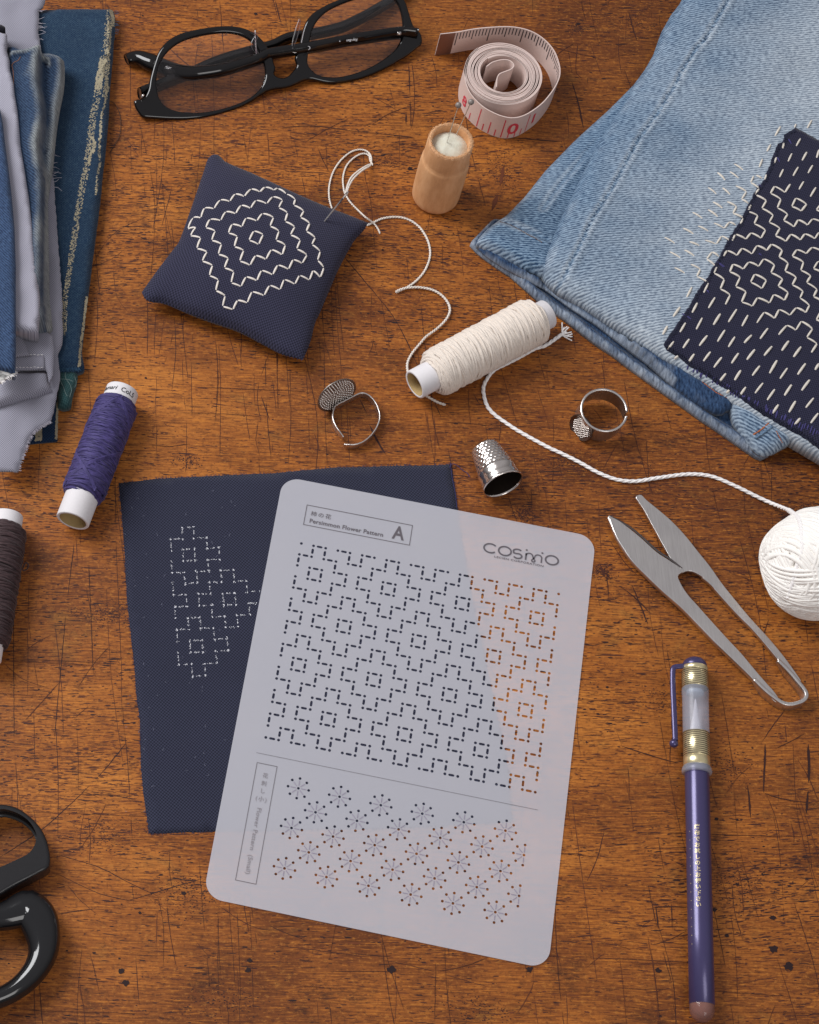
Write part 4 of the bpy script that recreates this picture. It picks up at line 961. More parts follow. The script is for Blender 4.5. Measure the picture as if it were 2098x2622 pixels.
# metal tip
def along(path, s0, s1, z0, z1, off, wd=None, mb=None, mi=0):
    """rectangle printed on the band between arc lengths"""
    L = 0; P0 = []
    for i in range(len(path) - 1):
        a, b = path[i], path[i + 1]; l = (b - a).length
        if L + l >= s0 and L <= s1:
            t0 = max(0, (s0 - L) / l); t1 = min(1, (s1 - L) / l); nn = Vector((-(b - a).y, (b - a).x, 0)).normalized() * off
            if not P0: P0.append(a.lerp(b, t0) + nn)
            P0.append(a.lerp(b, t1) + nn)
        L += l
    vs = []; fs = []
    for p in P0: vs += [(p.x, p.y, z0), (p.x, p.y, z1)]
    for i in range(len(P0) - 1): fs.append((2 * i, 2 * i + 2, 2 * i + 3, 2 * i + 1))
    mb.add(vs, fs, mi)
tipm = MB()
for off in (.033, -.033): along(osp, 0, .72, -.0, TH + .012, off, mb=tipm)
tipm.add([(osp[0].x, osp[0].y, z_) for z_ in (0, 1)], [])
o_ = tipm.build('metal_tip', [plain('brushed_brown_metal', S(150, 122, 112), .35, .8)], tp, False)
mb = MB()
# path runs left->right along the back, so its inner side (towards the viewer) is the right side: offset negative
s_ = .80; k = 0
while s_ < 9.4:
    long_ = (k % 10 == 0); mid_ = (k % 5 == 0)
    h = .85 if long_ else (.62 if mid_ else .45)
    along(osp, s_, s_ + .045, TH - .06 - h * 1.0, TH - .06, -.027, mb=mb); s_ += .155; k += 1
mb.build('black_ticks', [M_TBLK], olp, False)
mb = MB(); Ltot = sum((b - a).length for a, b in zip(osp, osp[1:])); s_ = 9.7; k = 0
while s_ < Ltot - 2.2:
    h = 1.25 if k % 4 == 0 else (.8 if k % 2 == 0 else .45)
    along(osp, s_, s_ + .05, .06, .06 + h, .027, mb=mb); s_ += .30 if s_ < 12 else .5; k += 1
mb.build('red_ticks', [M_TRED], olp, False)
def on_band(s0, off):
    L = 0
    for a, b in zip(osp, osp[1:]):
        l = (b - a).length
        if L + l > s0: return a.lerp(b, (s0 - L) / l), (b - a).normalized()
        L += l
# numbers on the front of the loop
best = min(range(len(osp)), key=lambda i: (osp[i] - P(*q8([(905, 1080)])[0], .8)).length)
def num(txt, idx, size, z0, rot=0):
    p = osp[idx]; t_ = (osp[idx + 1] - osp[idx - 1]).normalized(); e1 = -t_; n_ = Vector((e1.y, -e1.x, 0)); M = Matrix((e1, Vector((0, 0, 1)), n_)).transposed().to_4x4(); M.translation = p + n_ * .03 + Vector((0, 0, z0))
    return text_mesh('printed_number', txt, size, M_TRED, M @ Matrix.Rotation(rot, 4, 'Z'), olp, bold=.02, align='CENTER')
num('0', best, 1.05, .35, 0); num('1', max(best - 14, 1), .9, .45); 
bl = min(range(len(osp)), key=lambda i: (osp[i] - P(*q8([(420, 830)])[0], .8)).length)
num('8', min(bl, len(osp) - 3), .8, .4)

# ------------------------------------------------------------------ wooden needle case with wadding and two pins
c0 = P(1114, 503, 0); tilt = Vector((.02, .03, 1)).normalized()
bt = P(*q8([(270, 1210)])[0], 0)
nc = empty('needle_case', (c0.x, c0.y, 0), 'small turned wooden needle case, open and filled with white wadding', 'needle case')
def casemat():
    t = NT('turned_light_wood'); c = t.coord(scale=(1, 1, .3)); n1 = t.noise(c, 2.2, 5, .7); n2 = t.noise(t.coord(), 30, 2)
    col = t.ramp(n1, [(.3, S(190, 136, 92)), (.5, S(210, 156, 110)), (.7, S(222, 174, 130))]); col = t.mix(t.math('MULTIPLY', n2, .2), col, S(226, 184, 142))
    t.set(col=col, rough=.5, spec=.3); t.bump(n2, .2, .01); return t.m
R_ = 1.06; H_ = 4.1
mb = MB()
lathe(mb, [(0, 0), (R_ * .80, .0), (R_ * .93, .06), (R_ * .985, .2), (R_ * 1.0, .42), (R_ * 1.01, 1.6), (R_ * 1.0, 2.45), (R_ * .985, 2.72), (R_ * .965, 2.84), (R_ * .94, 2.88), (R_ * .945, 2.92), (R_ * .925, 2.97), (R_ * .93, 3.03), (R_ * .93, 3.5), (R_ * .925, 3.85), (R_ * .90, 4.02), (R_ * .86, H_), (R_ * .78, 4.07), (R_ * .75, 3.95), (R_ * .74, 3.4), (R_ * .74, 2.9), (0, 2.9)],
      (c0.x, c0.y, 0), (0, 0, 1), 64)
cbd = mb.build('case_body', [casemat()], nc)
def fluff():
    t = NT('white_wadding'); c = t.coord(); t.set(col=t.mix(t.noise(c, 6, 4), S(200, 194, 172), S(228, 226, 212)), rough=1, spec=0, sheen=.5); t.bump(t.noise(c, 16, 5, .7), .6, .05); return t.m
mb = MB(); vs = [(c0.x, c0.y, H_ - .22)]; fs = []
for i in range(1, 9):
    for k in range(32):
        a = 2 * math.pi * k / 32; r = .745 * R_ * i / 8; vs.append((c0.x + r * math.cos(a), c0.y + r * math.sin(a), H_ - .22 - .25 * (i / 8) ** 3 + float(.035 * vnoise(r * math.cos(a), r * math.sin(a), 4, 3))))
fs = [(0, 1 + k, 1 + (k + 1) % 32) for k in range(32)]
for i in range(7):
    for k in range(32): l = (k + 1) % 32; fs.append((1 + i * 32 + k, 1 + (i + 1) * 32 + k, 1 + (i + 1) * 32 + l, 1 + i * 32 + l))
mb.add(vs, fs); mb.build('wadding', [fluff()], nc)
mb = MB()
for i in range(1100): # rough furry rim
    a = rnd.uniform(0, 6.283); r = R_ * rnd.uniform(.76, .93); z_ = H_ - max(0, (r / R_ - .86)) * 1.0 - max(0, (.80 - r / R_)) * .6
    p = Vector((c0.x + r * math.cos(a), c0.y + r * math.sin(a), z_ - .01)); d = Vector((rnd.gauss(0, 1), rnd.gauss(0, 1), rnd.uniform(.2, 1.2))).normalized() * rnd.uniform(.02, .05)
    tube(mb, [p, p + d], [.012, .005], 4, caps=False)
mb.build('rough_rim', [plain('pale_wood_fibre', S(226, 184, 142), .8)], cbd)
M_PIN = plain('steel_wire', S(226, 222, 218), .25, .9)
for (hx, hy), (bx_, by_), lab, hz in (((363, 880), (245, 1262), 'straight pin with grey ball head, the lower and left one in the needle case', 6.6), ((488, 850), (345, 1165), 'straight pin with grey ball head, the right one in the needle case', 6.7)):
    b_ = P(*q8([(bx_, by_)])[0], H_ - .3); h_ = P(*q8([(hx, hy)])[0], hz)
    pn = empty('pin', b_, lab, 'pin', 'pins in the needle case')
    mb = MB(); d = (h_ - b_).normalized(); tube(mb, [b_ - d * .35, b_ - d * .1, h_], [.006, .022, .022], 8); mb.build('shaft', [M_PIN], pn)
    mb = MB(); lathe(mb, [(0.0001, -.13), (.07, -.11), (.115, -.06), (.13, 0), (.115, .06), (.07, .11), (.0001, .13)], h_, d, 24); mb.build('head', [glossy('grey_glass_bead', S(134, 124, 118), .35)], pn)

# ------------------------------------------------------------------ pincushion
pc_loc = P(620, 650, 0)
pc = empty('pincushion', pc_loc, 'square navy pincushion embroidered with white nested persimmon diamonds', 'pincushion')
zs = .75
side = lambda pts: smooth_path([P(x, y, zs) for x, y in pts], .1)
cA, cB, cC, cD = (549, 397), (943, 571), (776, 922), (363, 748)
sAB = side([cA, (562, 398), (585, 420), (650, 452), (700, 474), (781, 512), (850, 538), (900, 555), cB])
sDC = side([cD, (378, 770), (420, 776), (480, 800), (540, 822), (609, 846), (670, 878), (720, 905), cC])
sAD = side([cA, (534, 404), (522, 438), (505, 488), (487, 540), (459, 617), (440, 645), (406, 688), cD])
sBC = side([cB, (930, 592), (905, 620), (868, 688), (840, 752), (820, 800), (807, 828), (795, 875), cC])
def at(path, t): f = t * (len(path) - 1); i = min(int(f), len(path) - 2); return path[i].lerp(path[i + 1], f - i)
NN = 72; mb = MB(); top = []; bot = []; uvs = []
for i in range(NN + 1):
    for j in range(NN + 1):
        u, v = i / NN, j / NN
        p = at(sAB, u) * (1 - v) + at(sDC, u) * v + at(sAD, v) * (1 - u) + at(sBC, v) * u - (sAB[0] * (1 - u) * (1 - v) + sAB[-1] * u * (1 - v) + sDC[0] * (1 - u) * v + sDC[-1] * u * v)
        a, b = 2 * u - 1, 2 * v - 1; pr = max(0, (1 - a * a) * (1 - b * b))
        h = pr ** .42; wr = float(vnoise(p.x, p.y, .9, 3)) * .04 * h + .025 * math.sin(18 * u + 3) * math.exp(-v * 9) + .03 * math.sin(22 * u) * math.exp(-(1 - v) * 9) + .02 * math.sin(20 * v) * math.exp(-(1 - u) * 9)
        top.append((p.x, p.y, zs + 1.05 * h + wr)); bot.append((p.x, p.y, max(.01, zs - .72 * pr ** .3))); uvs.append((u * 6.6, v * 6.6))
fs = [(i * (NN + 1) + j, i * (NN + 1) + j + 1, (i + 1) * (NN + 1) + j + 1, (i + 1) * (NN + 1) + j) for i in range(NN) for j in range(NN)]
if (Vector(top[fs[0][1]]) - Vector(top[fs[0][0]])).cross(Vector(top[fs[0][2]]) - Vector(top[fs[0][0]])).z < 0: fs = [f[::-1] for f in fs]
mb.add(top, fs, 0, uvs); mb.add(bot, [f[::-1] for f in fs], 0, uvs); 
M_NAVY_P = weave_mat('navy_pincushion_weave', S(19, 20, 33), S(66, 65, 88), 8.2)
pb = mb.build('cushion_body', [M_NAVY_P], pc)
bvp = BVHTree.FromPolygons([Vector(v) for v in top], [tuple(f) for f in fs])
qp = lambda p: zz((460, 440), p, 4.3125)
RINGS = [
 [(945,165),(1045,200),(1085,180),(1180,240),(1280,300),(1260,365),(1375,430),(1335,500),(1440,565),(1400,655),(1500,725),(1462,800),(1555,875),(1525,975),(1595,1055),(1555,1165),(1475,1085),(1435,1195),(1325,1140),(1275,1240),(1155,1185),(1112,1300),(995,1250),(935,1365),(800,1320),(748,1445),(640,1415),(590,1520),(475,1485),(505,1365),(400,1310),(430,1190),(330,1145),(365,1030),(250,985),(305,880),(190,845),(235,725),(120,705),(180,610),(90,630),(150,500),(235,505),(275,395),(380,405),(450,305),(555,325),(615,240),(715,270),(790,185),(890,220)],
 [(1030,270),(1140,310),(1095,395),(1195,450),(1165,545),(1275,605),(1225,695),(1335,750),(1295,850),(1410,915),(1355,1010),(1255,965),(1205,1075),(1085,1025),(1030,1135),(905,1085),(855,1200),(735,1155),(680,1265),(570,1225),(600,1100),(495,1060),(540,950),(428,910),(465,795),(355,755),(395,650),(290,615),(335,520),(455,535),(510,435),(620,460),(680,365),(785,400),(845,310),(965,350)],
 [(915,455),(1040,500),(1000,600),(1100,650),(1065,755),(1170,805),(1135,915),(1015,855),(955,965),(840,920),(780,1030),(665,985),(710,865),(605,825),(640,710),(540,675),(580,575),(690,605),(735,505),(855,540)],
 [(820,650),(925,690),(875,800),(768,755)]]
mb = MB()
def stitch_path(mb, bv, pts, closed, r=.045, gap=.085):
    n = len(pts)
    for i in range(n if closed else n - 1):
        a, b = pts[i], pts[(i + 1) % n]; g = gap
        a2 = (a[0] + (b[0] - a[0]) * g, a[1] + (b[1] - a[1]) * g); b2 = (b[0] + (a[0] - b[0]) * g, b[1] + (a[1] - b[1]) * g)
        A_, n1 = drape(bv, *a2); B_, n2 = drape(bv, *b2)
        if A_ and B_: stitch(mb, A_, B_, r * rnd.uniform(.9, 1.1), ((n1 + n2) / 2).normalized())
for R__ in RINGS: stitch_path(mb, bvp, qp(R__), True)
mb.build('embroidery', [M_CREAM], pc)
mb = MB()
for k in range(46):
    u = (k + .5) / 46; p = at(sDC, u); tube(mb, [p + Vector((0, -.03, .05)), p + Vector((.03, .0, -.08))], .012, 5)
mb.build('seam_stitches', [M_NTHREAD], pc)

# needle stuck in the cushion + its thread
qn = lambda p: zz((790, 360), p, 4.207)
nb0, _n = drape(bvp, *qn([(175, 865)])[0]); ne = P(*qn([(432, 545)])[0], 2.75)
nd = empty('needle', nb0, 'steel needle stuck slantwise into the right corner of the navy pincushion', 'needle')
mb = MB(); d = (ne - nb0).normalized(); L_ = (ne - nb0).length
tube(mb, [nb0 - d * .4, nb0, nb0 + d * L_ * .5, nb0 + d * L_ * .78], [.014, .032, .042, .044], 10)
sd = d.cross(Vector((0, 0, 1))).normalized()
for s__ in (1, -1): tube(mb, smooth_path([nb0 + d * L_ * .77, nb0 + d * L_ * .86 + sd * .035 * s__, nb0 + d * L_ * .93 + sd * .035 * s__, nb0 + d * L_ * 1.0], .04), .024, 8)
mb.build('shaft', [M_PIN], nd)
TH_ = empty('sewing_thread', P(850, 400, 0), 'looped white thread hanging from the needle eye to the wood beside the pincushion', 'thread')
pts = [(400, 560, 2.6), (425, 470, 2.3), (470, 385, 1.6), (560, 310, .8), (660, 255, .15), (695, 262, .10), (665, 215, .1), (655, 165, .08), (610, 138, .07), (545, 150, .06), (470, 200, .06), (405, 280, .06), (372, 400, .06), (380, 520, .08), (400, 580, .06), (450, 660, .05), (530, 745, .05), (610, 820, .35), (700, 885, .12), (750, 950, .05), (770, 1000, .05)]
mb = MB(); yarn(mb, smooth_path([P(*qn([(x, y)])[0], z) for x, y, z in pts], .06), .045, 2, .22)
pts = [(405, 570, 2.6), (440, 480, 2.3), (490, 400, 1.6), (580, 320, .8), (668, 262, .14), (678, 200, .14), (665, 150, .1), (620, 108, .07), (545, 95, .06), (450, 125, .06), (345, 215, .06), (265, 340, .06), (225, 480, .06), (222, 600, .06), (240, 690, .06), (255, 730, .1)]
yarn(mb, smooth_path([P(*qn([(x, y)])[0], z) for x, y, z in pts], .06), .045, 2, .22)
mb.build('strand', [M_CREAM], TH_)

# ------------------------------------------------------------------ thread spools
M_TUBE = plain('white_paper_tube', S(218, 214, 216), .7, bump=.1, bscale=30, var=.03)
M_CARD = plain('kraft_inside', S(186, 158, 108), .85, bump=.3, bscale=18)
def spool(name, a, b, Rt, Ra, vis_a, vis_b, mat, label, cat, group, passes=26, tr=.042, cross=.55, seed=1, ends=True):
    r_ = random.Random(seed); a, b = Vector(a), Vector(b); ax = (b - a).normalized(); L = (b - a).length
    e = empty(name, ((a + b) / 2 * 1.0), label, cat, group)
    mb = MB(); lathe(mb, [(Rt * .82, .02), (Rt * .84, 0), (Rt * .97, 0), (Rt, .03), (Rt, L - .03), (Rt * .97, L), (Rt * .84, L), (Rt * .82, L - .02)], a, ax, 48); mb.build('paper_tube', [M_TUBE], e)
    mb = MB(); lathe(mb, [(Rt * .81, L - .01), (Rt * .81, .01)], a, ax, 40); mb.build('tube_lining', [M_CARD], e)
    mb = MB(); x0, x1 = vis_a, L - vis_b; v = Vector((0, 0, 1)); v = (v - ax * v.dot(ax)).normalized(); u = v.cross(ax)
    prof = []; n = 24
    for i in range(n + 1):
        t = i / n; h = x0 + (x1 - x0) * t; prof.append(((Ra - tr * 1.2) * (1 if .06 < t < .94 else .62 + .38 * math.sin(math.pi / 2 * min(t, 1 - t) / .06)), h))
    prof = [(Rt, x0)] + prof + [(Rt, x1)]
    lathe(mb, prof, a, ax, 40)
    pts = []; ph = 0; 
    for p in range(passes):
        turns = (cross + r_.uniform(-.12, .12)) * 9; m = int(turns * 22); lo = x0 + r_.uniform(.02, .10); hi = x1 - r_.uniform(.02, .10)
        for i in range(m):
            t = i / m; s = t if p % 2 == 0 else 1 - t; h = lo + (hi - lo) * s; ed = min(s, 1 - s)
            R = (Ra - tr * .9 + .06 * (p / passes) + .02 * math.sin(h * 2.3 + p)) * (1 if ed > .07 else .70 + .30 * math.sin(math.pi / 2 * ed / .07))
            ph += 2 * math.pi / 22; pts.append(a + ax * h + (u * math.cos(ph) + v * math.sin(ph)) * R)
    tube(mb, pts, tr, 5, caps=False); mb.build('thread_winding', [mat], e); return e, ax, u, v
aW, bW = P(1062, 985, 1.0), P(1402, 803, 1.0)
M_CREAM2 = plain('ivory_sashiko_thread', S(226, 214, 202), .9, bump=.5, bscale=22, var=.06, sheen=.3)
sw, axw, uw, vw = spool('thread_spool', aW, bW, .64, 1.0, .80, .42, M_CREAM2, 'ivory cotton thread spool lying on its side in the middle of the table', 'thread spool', None, passes=40, tr=.052, cross=.75, seed=3)
def silk(name, c1, c2):
    t = NT(name); uv = t.coord('UV', (5, 2.2, 1)); t.set(col=t.mix(t.step(t.noise(uv, 1, 3, .7), .3, .7), c1, c2), rough=.6, spec=.3, sheen=.08); t.bump(t.noise(uv, 9, 3), .4, .01); return t.m
M_PUR = silk('violet_thread', S(32, 27, 66), S(80, 70, 128)); M_BRN = silk('dark_brown_thread', S(38, 26, 29), S(78, 58, 60))
aP, bP = P(186, 1334, .84), P(314, 1000, .84)
spu, axp, up_p, vp = spool('thread_spool', aP, bP, .69, .84, 1.02, .50, M_PUR, 'violet thread spool with a printed white tube, left of the navy cloth', 'thread spool', None, passes=34, tr=.050, cross=.95, seed=5)
# raised crossing bundles on the violet spool
mb = MB(); L_ = (bP - aP).length
for s__, ph0 in ((1, .3), (-1, 2.2), (1, 2.9), (-1, .6)):
    for q in range(3):
        pts = [aP + axp * (1.25 + (L_ - 2.1) * t) + (up_p * math.cos(ph0 + s__ * t * 5.2) + vp * math.sin(ph0 + s__ * t * 5.2)) * (.862 + .01 * q) + axp * (q * .055) for t in [i / 60 for i in range(61)]]
        tube(mb, pts, .042, 6)
mb.build('crossing_strands', [M_PUR], spu)
M_LBL = plain('black_label_print', S(30, 28, 34), .6)
def curved_text(txt, size, ang, hgt, a, ax, u, v, R, flip=1, parent=None, shear=0.0, start=0.0, direction=1):
    """text wrapped round the tube: reads around the circumference"""
    o = text_mesh('lettering', txt, size, M_LBL, Matrix.Identity(4), parent, extrude=.0, shear=shear, bold=.004); me = o.data
    for vv in me.vertices:
        x, y = vv.co.x, vv.co.y; an = ang + direction * x / R
        p = a + ax * (hgt + y) + (u * math.cos(an) + v * math.sin(an)) * (R + .008)
        vv.co = p
    return o
# angle 90deg = straight up
curved_text('Col.5', .30, math.radians(92), L_ - .42, aP, axp, up_p, vp, .69, parent=spu, direction=1)
curved_text('Hidamari', .28, math.radians(92) - 1.78, L_ - .40, aP, axp, up_p, vp, .69, parent=spu, direction=1, shear=.25)
aB, bB = P(-40, 1690, .86), P(18, 1320, .86)
sbr, axb, ub, vb = spool('thread_spool', aB, bB, .66, .86, .5, .42, M_BRN, 'dark brown thread spool with white tube end, cut off by the left picture edge', 'thread spool', None, passes=26, tr=.056, cross=.9, seed=8)
mb = MB(); tube(mb, smooth_path([P(*q, z) for q, z in zip(zz('G', [(140, 640), (160, 595), (178, 605), (172, 632), (145, 645)]), (.7, .7, .6, .6, .7))], .04), .03, 6); mb.build('loose_loop', [M_BRN], sbr)

# loose ivory thread from the cushion corner to the ivory spool
mb = MB()
pts = [P(x, y, .05) for x, y in qn([(630, 912), (655, 900), (700, 880), (790, 840), (900, 822), (1010, 828), (1110, 865), (1200, 935), (1265, 1030), (1300, 1120), (1312, 1220), (1290, 1320), (1240, 1420), (1160, 1510), (1070, 1575), (1000, 1608), (945, 1635)])]
yarn(mb, smooth_path(pts, .06), .055, 2, .26)
pts = [P(x, y, .12) for x, y in qn([(945, 1625), (1000, 1600), (1080, 1582), (1200, 1580), (1330, 1605), (1430, 1660), (1500, 1740), (1525, 1820), (1500, 1900), (1440, 1975), (1360, 2045), (1270, 2110)])] + [P(x, y, z) for (x, y), z in zip(zz('E', [(930, 685), (880, 745), (850, 800), (846, 850), (860, 900)]), (.1, .1, .12, .15, .2))]
yarn(mb, smooth_path(pts, .06), .06, 2, .26)
pts = [P(x, y, .06) for x, y in zz('E', [(940, 1000), (985, 1030), (1040, 1060), (1088, 1076)])]
yarn(mb, smooth_path(pts, .06), .06, 2, .26)
o_ = mb.build('loose_thread', [M_CREAM], sw)

# ------------------------------------------------------------------ steel thimbles
M_NICK = plain('polished_nickel', S(226, 218, 212), .18, 1.0, var=.03)
M_NICK2 = plain('satin_steel', S(218, 212, 208), .32, 1.0, var=.04)
q3_ = lambda p: zz((1160, 1080), p, 7.841)
oa, ob = P(*q3_([(1010, 1255)])[0], .84), P(*q3_([(640, 530)])[0], .60)
ax = (ob - oa).normalized(); Lh = (ob - oa).length + .12
tm = empty('thimble', (oa + ob) / 2, 'nickel thimble lying on its side with its dark opening towards the viewer', 'thimble')
v_ = (Vector((0, 0, 1)) - ax * ax.z).normalized(); u_ = v_.cross(ax)
prof = [(.80, .06), (.815, .0), (.85, -.02), (.875, .02), (.865, .07), (.845, .10), (.85, .13), (.835, .17), (.84, .20), (.825, .24), (.83, .27), (.815, .31), (.80, .60), (.812, .63), (.80, .66)]
for i in range(41): t = i / 40; prof.append((.795 - .20 * t, .68 + (Lh - .86) * t))
prof += [(.57, Lh - .12), (.52, Lh - .05), (.42, Lh), (.2, Lh + .02), (.0001, Lh + .03)]
mb = MB(); SG = 132; vs = []; n = len(prof)
for i, (r, h) in enumerate(prof):
    for k in range(SG):
        a = 2 * math.pi * k / SG; dm = 0
        if 16 < i < 55:
            f = (i - 16) / 5.0; row = int(f); fr_ = f - row - .5; c_ = (k / SG * 22 + .5 * (row % 2)) % 1 - .5
            dm = .035 * math.exp(-((c_ / .26) ** 2 + (fr_ / .28) ** 2))
        vs.append(oa + ax * h + (u_ * math.cos(a) + v_ * math.sin(a)) * (r - dm))
fs = [(i * SG + k, i * SG + (k + 1) % SG, (i + 1) * SG + (k + 1) % SG, (i + 1) * SG + k) for i in range(n - 1) for k in range(SG)]
mb.add(vs, fs); mb.build('shell', [M_NICK], tm)
mb = MB(); lathe(mb, [(.81, .03), (.78, .3), (.70, .9), (.56, Lh - .16), (.0001, Lh - .1)], oa, ax, 48); mb.build('lining', [plain('dark_tarnished_inside', S(44, 34, 28), .5, .6)], tm)

# open ring thimble with a round dimpled plate
q2_ = lambda p: zz((780, 940), p, 7.1875)
rp = empty('plate_thimble', P(900, 1060, 0), 'open steel ring thimble with a round dimpled palm plate, below the pincushion', 'ring thimble', 'ring thimbles')
zt = .42
path = [P(x, y, zt) for x, y in q2_([(730, 1392), (800, 1412), (900, 1418), (1010, 1395), (1120, 1340), (1240, 1230), (1340, 1080), (1388, 920), (1362, 760), (1285, 610), (1180, 505), (1075, 466), (1000, 482), (870, 545), (740, 612), (630, 665), (565, 712), (535, 790), (522, 900), (548, 1010), (600, 1110), (665, 1195), (728, 1262)])]
def vband(path, h, z0, th=.035, taper=0):
    mb = MB(); sp = smooth_path(path, .06); n = len(sp); vs = []
    for i in range(n):
        t_ = (sp[min(i + 1, n - 1)] - sp[max(i - 1, 0)]); t_.z = 0; t_.normalize(); nn = Vector((-t_.y, t_.x, 0))
        e = min(1, .55 + min(i, n - 1 - i) / 10.)
        hh = h * e; c = z0 + h / 2
        for q in range(10):
            a = 2 * math.pi * q / 10; ca, sa = math.cos(a), math.sin(a); sg = lambda w_: math.copysign(abs(w_) ** .5, w_)
            p = sp[i] + nn * th * sg(ca); vs.append((p.x, p.y, c + hh / 2 * sg(sa)))
    fs = [(i * 10 + k, i * 10 + (k + 1) % 10, (i + 1) * 10 + (k + 1) % 10, (i + 1) * 10 + k) for i in range(n - 1) for k in range(10)] + [tuple(range(10))[::-1], tuple((n - 1) * 10 + k for k in range(10))]
    mb.add(vs, [f[::-1] for f in fs]); return mb
vband(path, zt - .02, .02).build('band', [M_NICK2], rp)
C_ = P(*q2_([(592, 512)])[0], .84); e1 = P(*q2_([(1000, 480)])[0], zt) - P(*q2_([(500, 705)])[0], zt); e1.z = .0; e1.normalize()
e1 = (e1 + Vector((0, 0, .12))).normalized(); e2 = Vector((-.05, .22, 1)); e2 = (e2 - e1 * e2.dot(e1)).normalized(); nrm = e1.cross(e2)
if nrm.y > 0: nrm = -nrm
RD = .90; mb = MB()
lathe(mb, [(.0001, -.10), (.3, -.085), (.55, -.05), (.72, -.01), (RD - .03, .03), (RD, .035), (RD + .015, .01), (RD, -.02), (.72, -.05), (.5, -.10), (.0001, -.15)], C_, nrm, 56); plt = mb.build('plate', [plain('darkened_nickel', S(158, 150, 144), .35, 1.0)], rp)
mb = MB()
u_ = e1; v2 = nrm.cross(u_)
def bead(mb, c, n, r, h):
    n = n.normalized(); lathe(mb, [(r, 0), (r * .85, h * .5), (r * .5, h * .85), (.0001, h)], c, n, 8)
for ri in range(1, 9):
    R = ri * .098; cnt = max(6, int(2 * math.pi * R / .125)); dz_ = -.10 + .13 * (R / RD) ** 2.2
    for k in range(cnt):
        a = 2 * math.pi * (k + .5 * (ri % 2)) / cnt; bead(mb, C_ + (u_ * math.cos(a) + v2 * math.sin(a)) * R + nrm * dz_, nrm, .042, .06)
mb.build('dimples', [M_NICK], plt)

# adjustable wide ring thimble
q4_ = lambda p: zz((1440, 970), p, 8.625)
Ct = P(*q4_([(925, 695)])[0], 1.12); ax = Vector((-.02, -.10, 1)).normalized()
rt = empty('ring_thimble', (Ct.x, Ct.y, 0), 'wide adjustable silver ring thimble standing on its edge, right of the nickel thimble', 'ring thimble', 'ring thimbles')
u_ = Vector((1, 0, 0)); u_ = (u_ - ax * u_.dot(ax)).normalized(); v_ = ax.cross(u_)
R0 = .92; H0 = 1.08; mb = MB(); vs = []; NA = 150; NH = 26; g0, g1 = math.radians(-4), math.radians(-17)
for s__, layer in ((0, R0 + .035), (1, R0 - .0)):
    for i in range(NA + 1):
        an = g0 + (2 * math.pi - (g0 - g1)) * i / NA; t = i / NA; wide = .62 + .38 * math.sin(math.pi * t) ** .6
        for j in range(NH + 1):
            h = -H0 * wide * j / NH; f = j / NH; rr_ = layer + .05 * (f ** 2) * (1 if 0.35 < t < .65 else .3)
            if s__ == 1:
                cx_ = (i / 2.6 + .5 * ((j // 3) % 2)) % 1 - .5; cy_ = (j / 3.0) % 1 - .5
                if 2 < j < NH - 1 and (t < .42 or t > .9): rr_ += .034 * math.exp(-((cx_ / .3) ** 2 + (cy_ / .3) ** 2))
            vs.append(Ct + ax * h + (u_ * math.cos(an) + v_ * math.sin(an)) * rr_)
W_ = NH + 1; M1 = (NA + 1) * W_; fs = []
for i in range(NA):
    for j in range(NH):
        a = i * W_ + j; fs.append((a, a + 1, a + W_ + 1, a + W_)); fs.append((M1 + a, M1 + a + W_, M1 + a + W_ + 1, M1 + a + 1))
    fs.append((i * W_, (i + 1) * W_, M1 + (i + 1) * W_, M1 + i * W_)); fs.append((i * W_ + NH, M1 + i * W_ + NH, M1 + (i + 1) * W_ + NH, (i + 1) * W_ + NH))
mb.add(vs, fs); mb.build('band', [plain('worn_nickel', S(206, 197, 190), .34, 1.0)], rt)
mb = MB(); rim = [Ct + (u_ * math.cos(g0 + (2 * math.pi - (g0 - g1)) * i / 90) + v_ * math.sin(g0 + (2 * math.pi - (g0 - g1)) * i / 90)) * (R0 + .02) for i in range(91)]
tube(mb, rim, .058, 8); mb.build('rim', [M_NICK2], rt)
pn_ = (-u_ * .80 - v_ * .52 + ax * .28).normalized(); cp = Ct - ax * .58 + (-u_ * .84 - v_ * .54).normalized() * (R0 + .10)
mb = MB(); lathe(mb, [(.0001, -.04), (.35, -.03), (.50, .01), (.55, .06), (.59, .07), (.62, .03), (.60, -.05), (.4, -.10), (.0001, -.12)], cp, pn_, 48); dsh = mb.build('dish', [plain('dull_nickel_dish', S(112, 98, 90), .35, 1.0)], rt)
mb = MB(); w1 = pn_.cross(ax).normalized(); w2 = w1.cross(pn_)
for i in range(-5, 6):
    for j in range(-5, 6):
        x_, y_ = (i + .5 * (j % 2)) * .088, j * .088
        if x_ * x_ + y_ * y_ < .47 ** 2: bead(mb, cp + w1 * x_ + w2 * y_ + pn_ * -.01, pn_, .036, .06)
mb.build('dimples', [M_NICK], dsh)

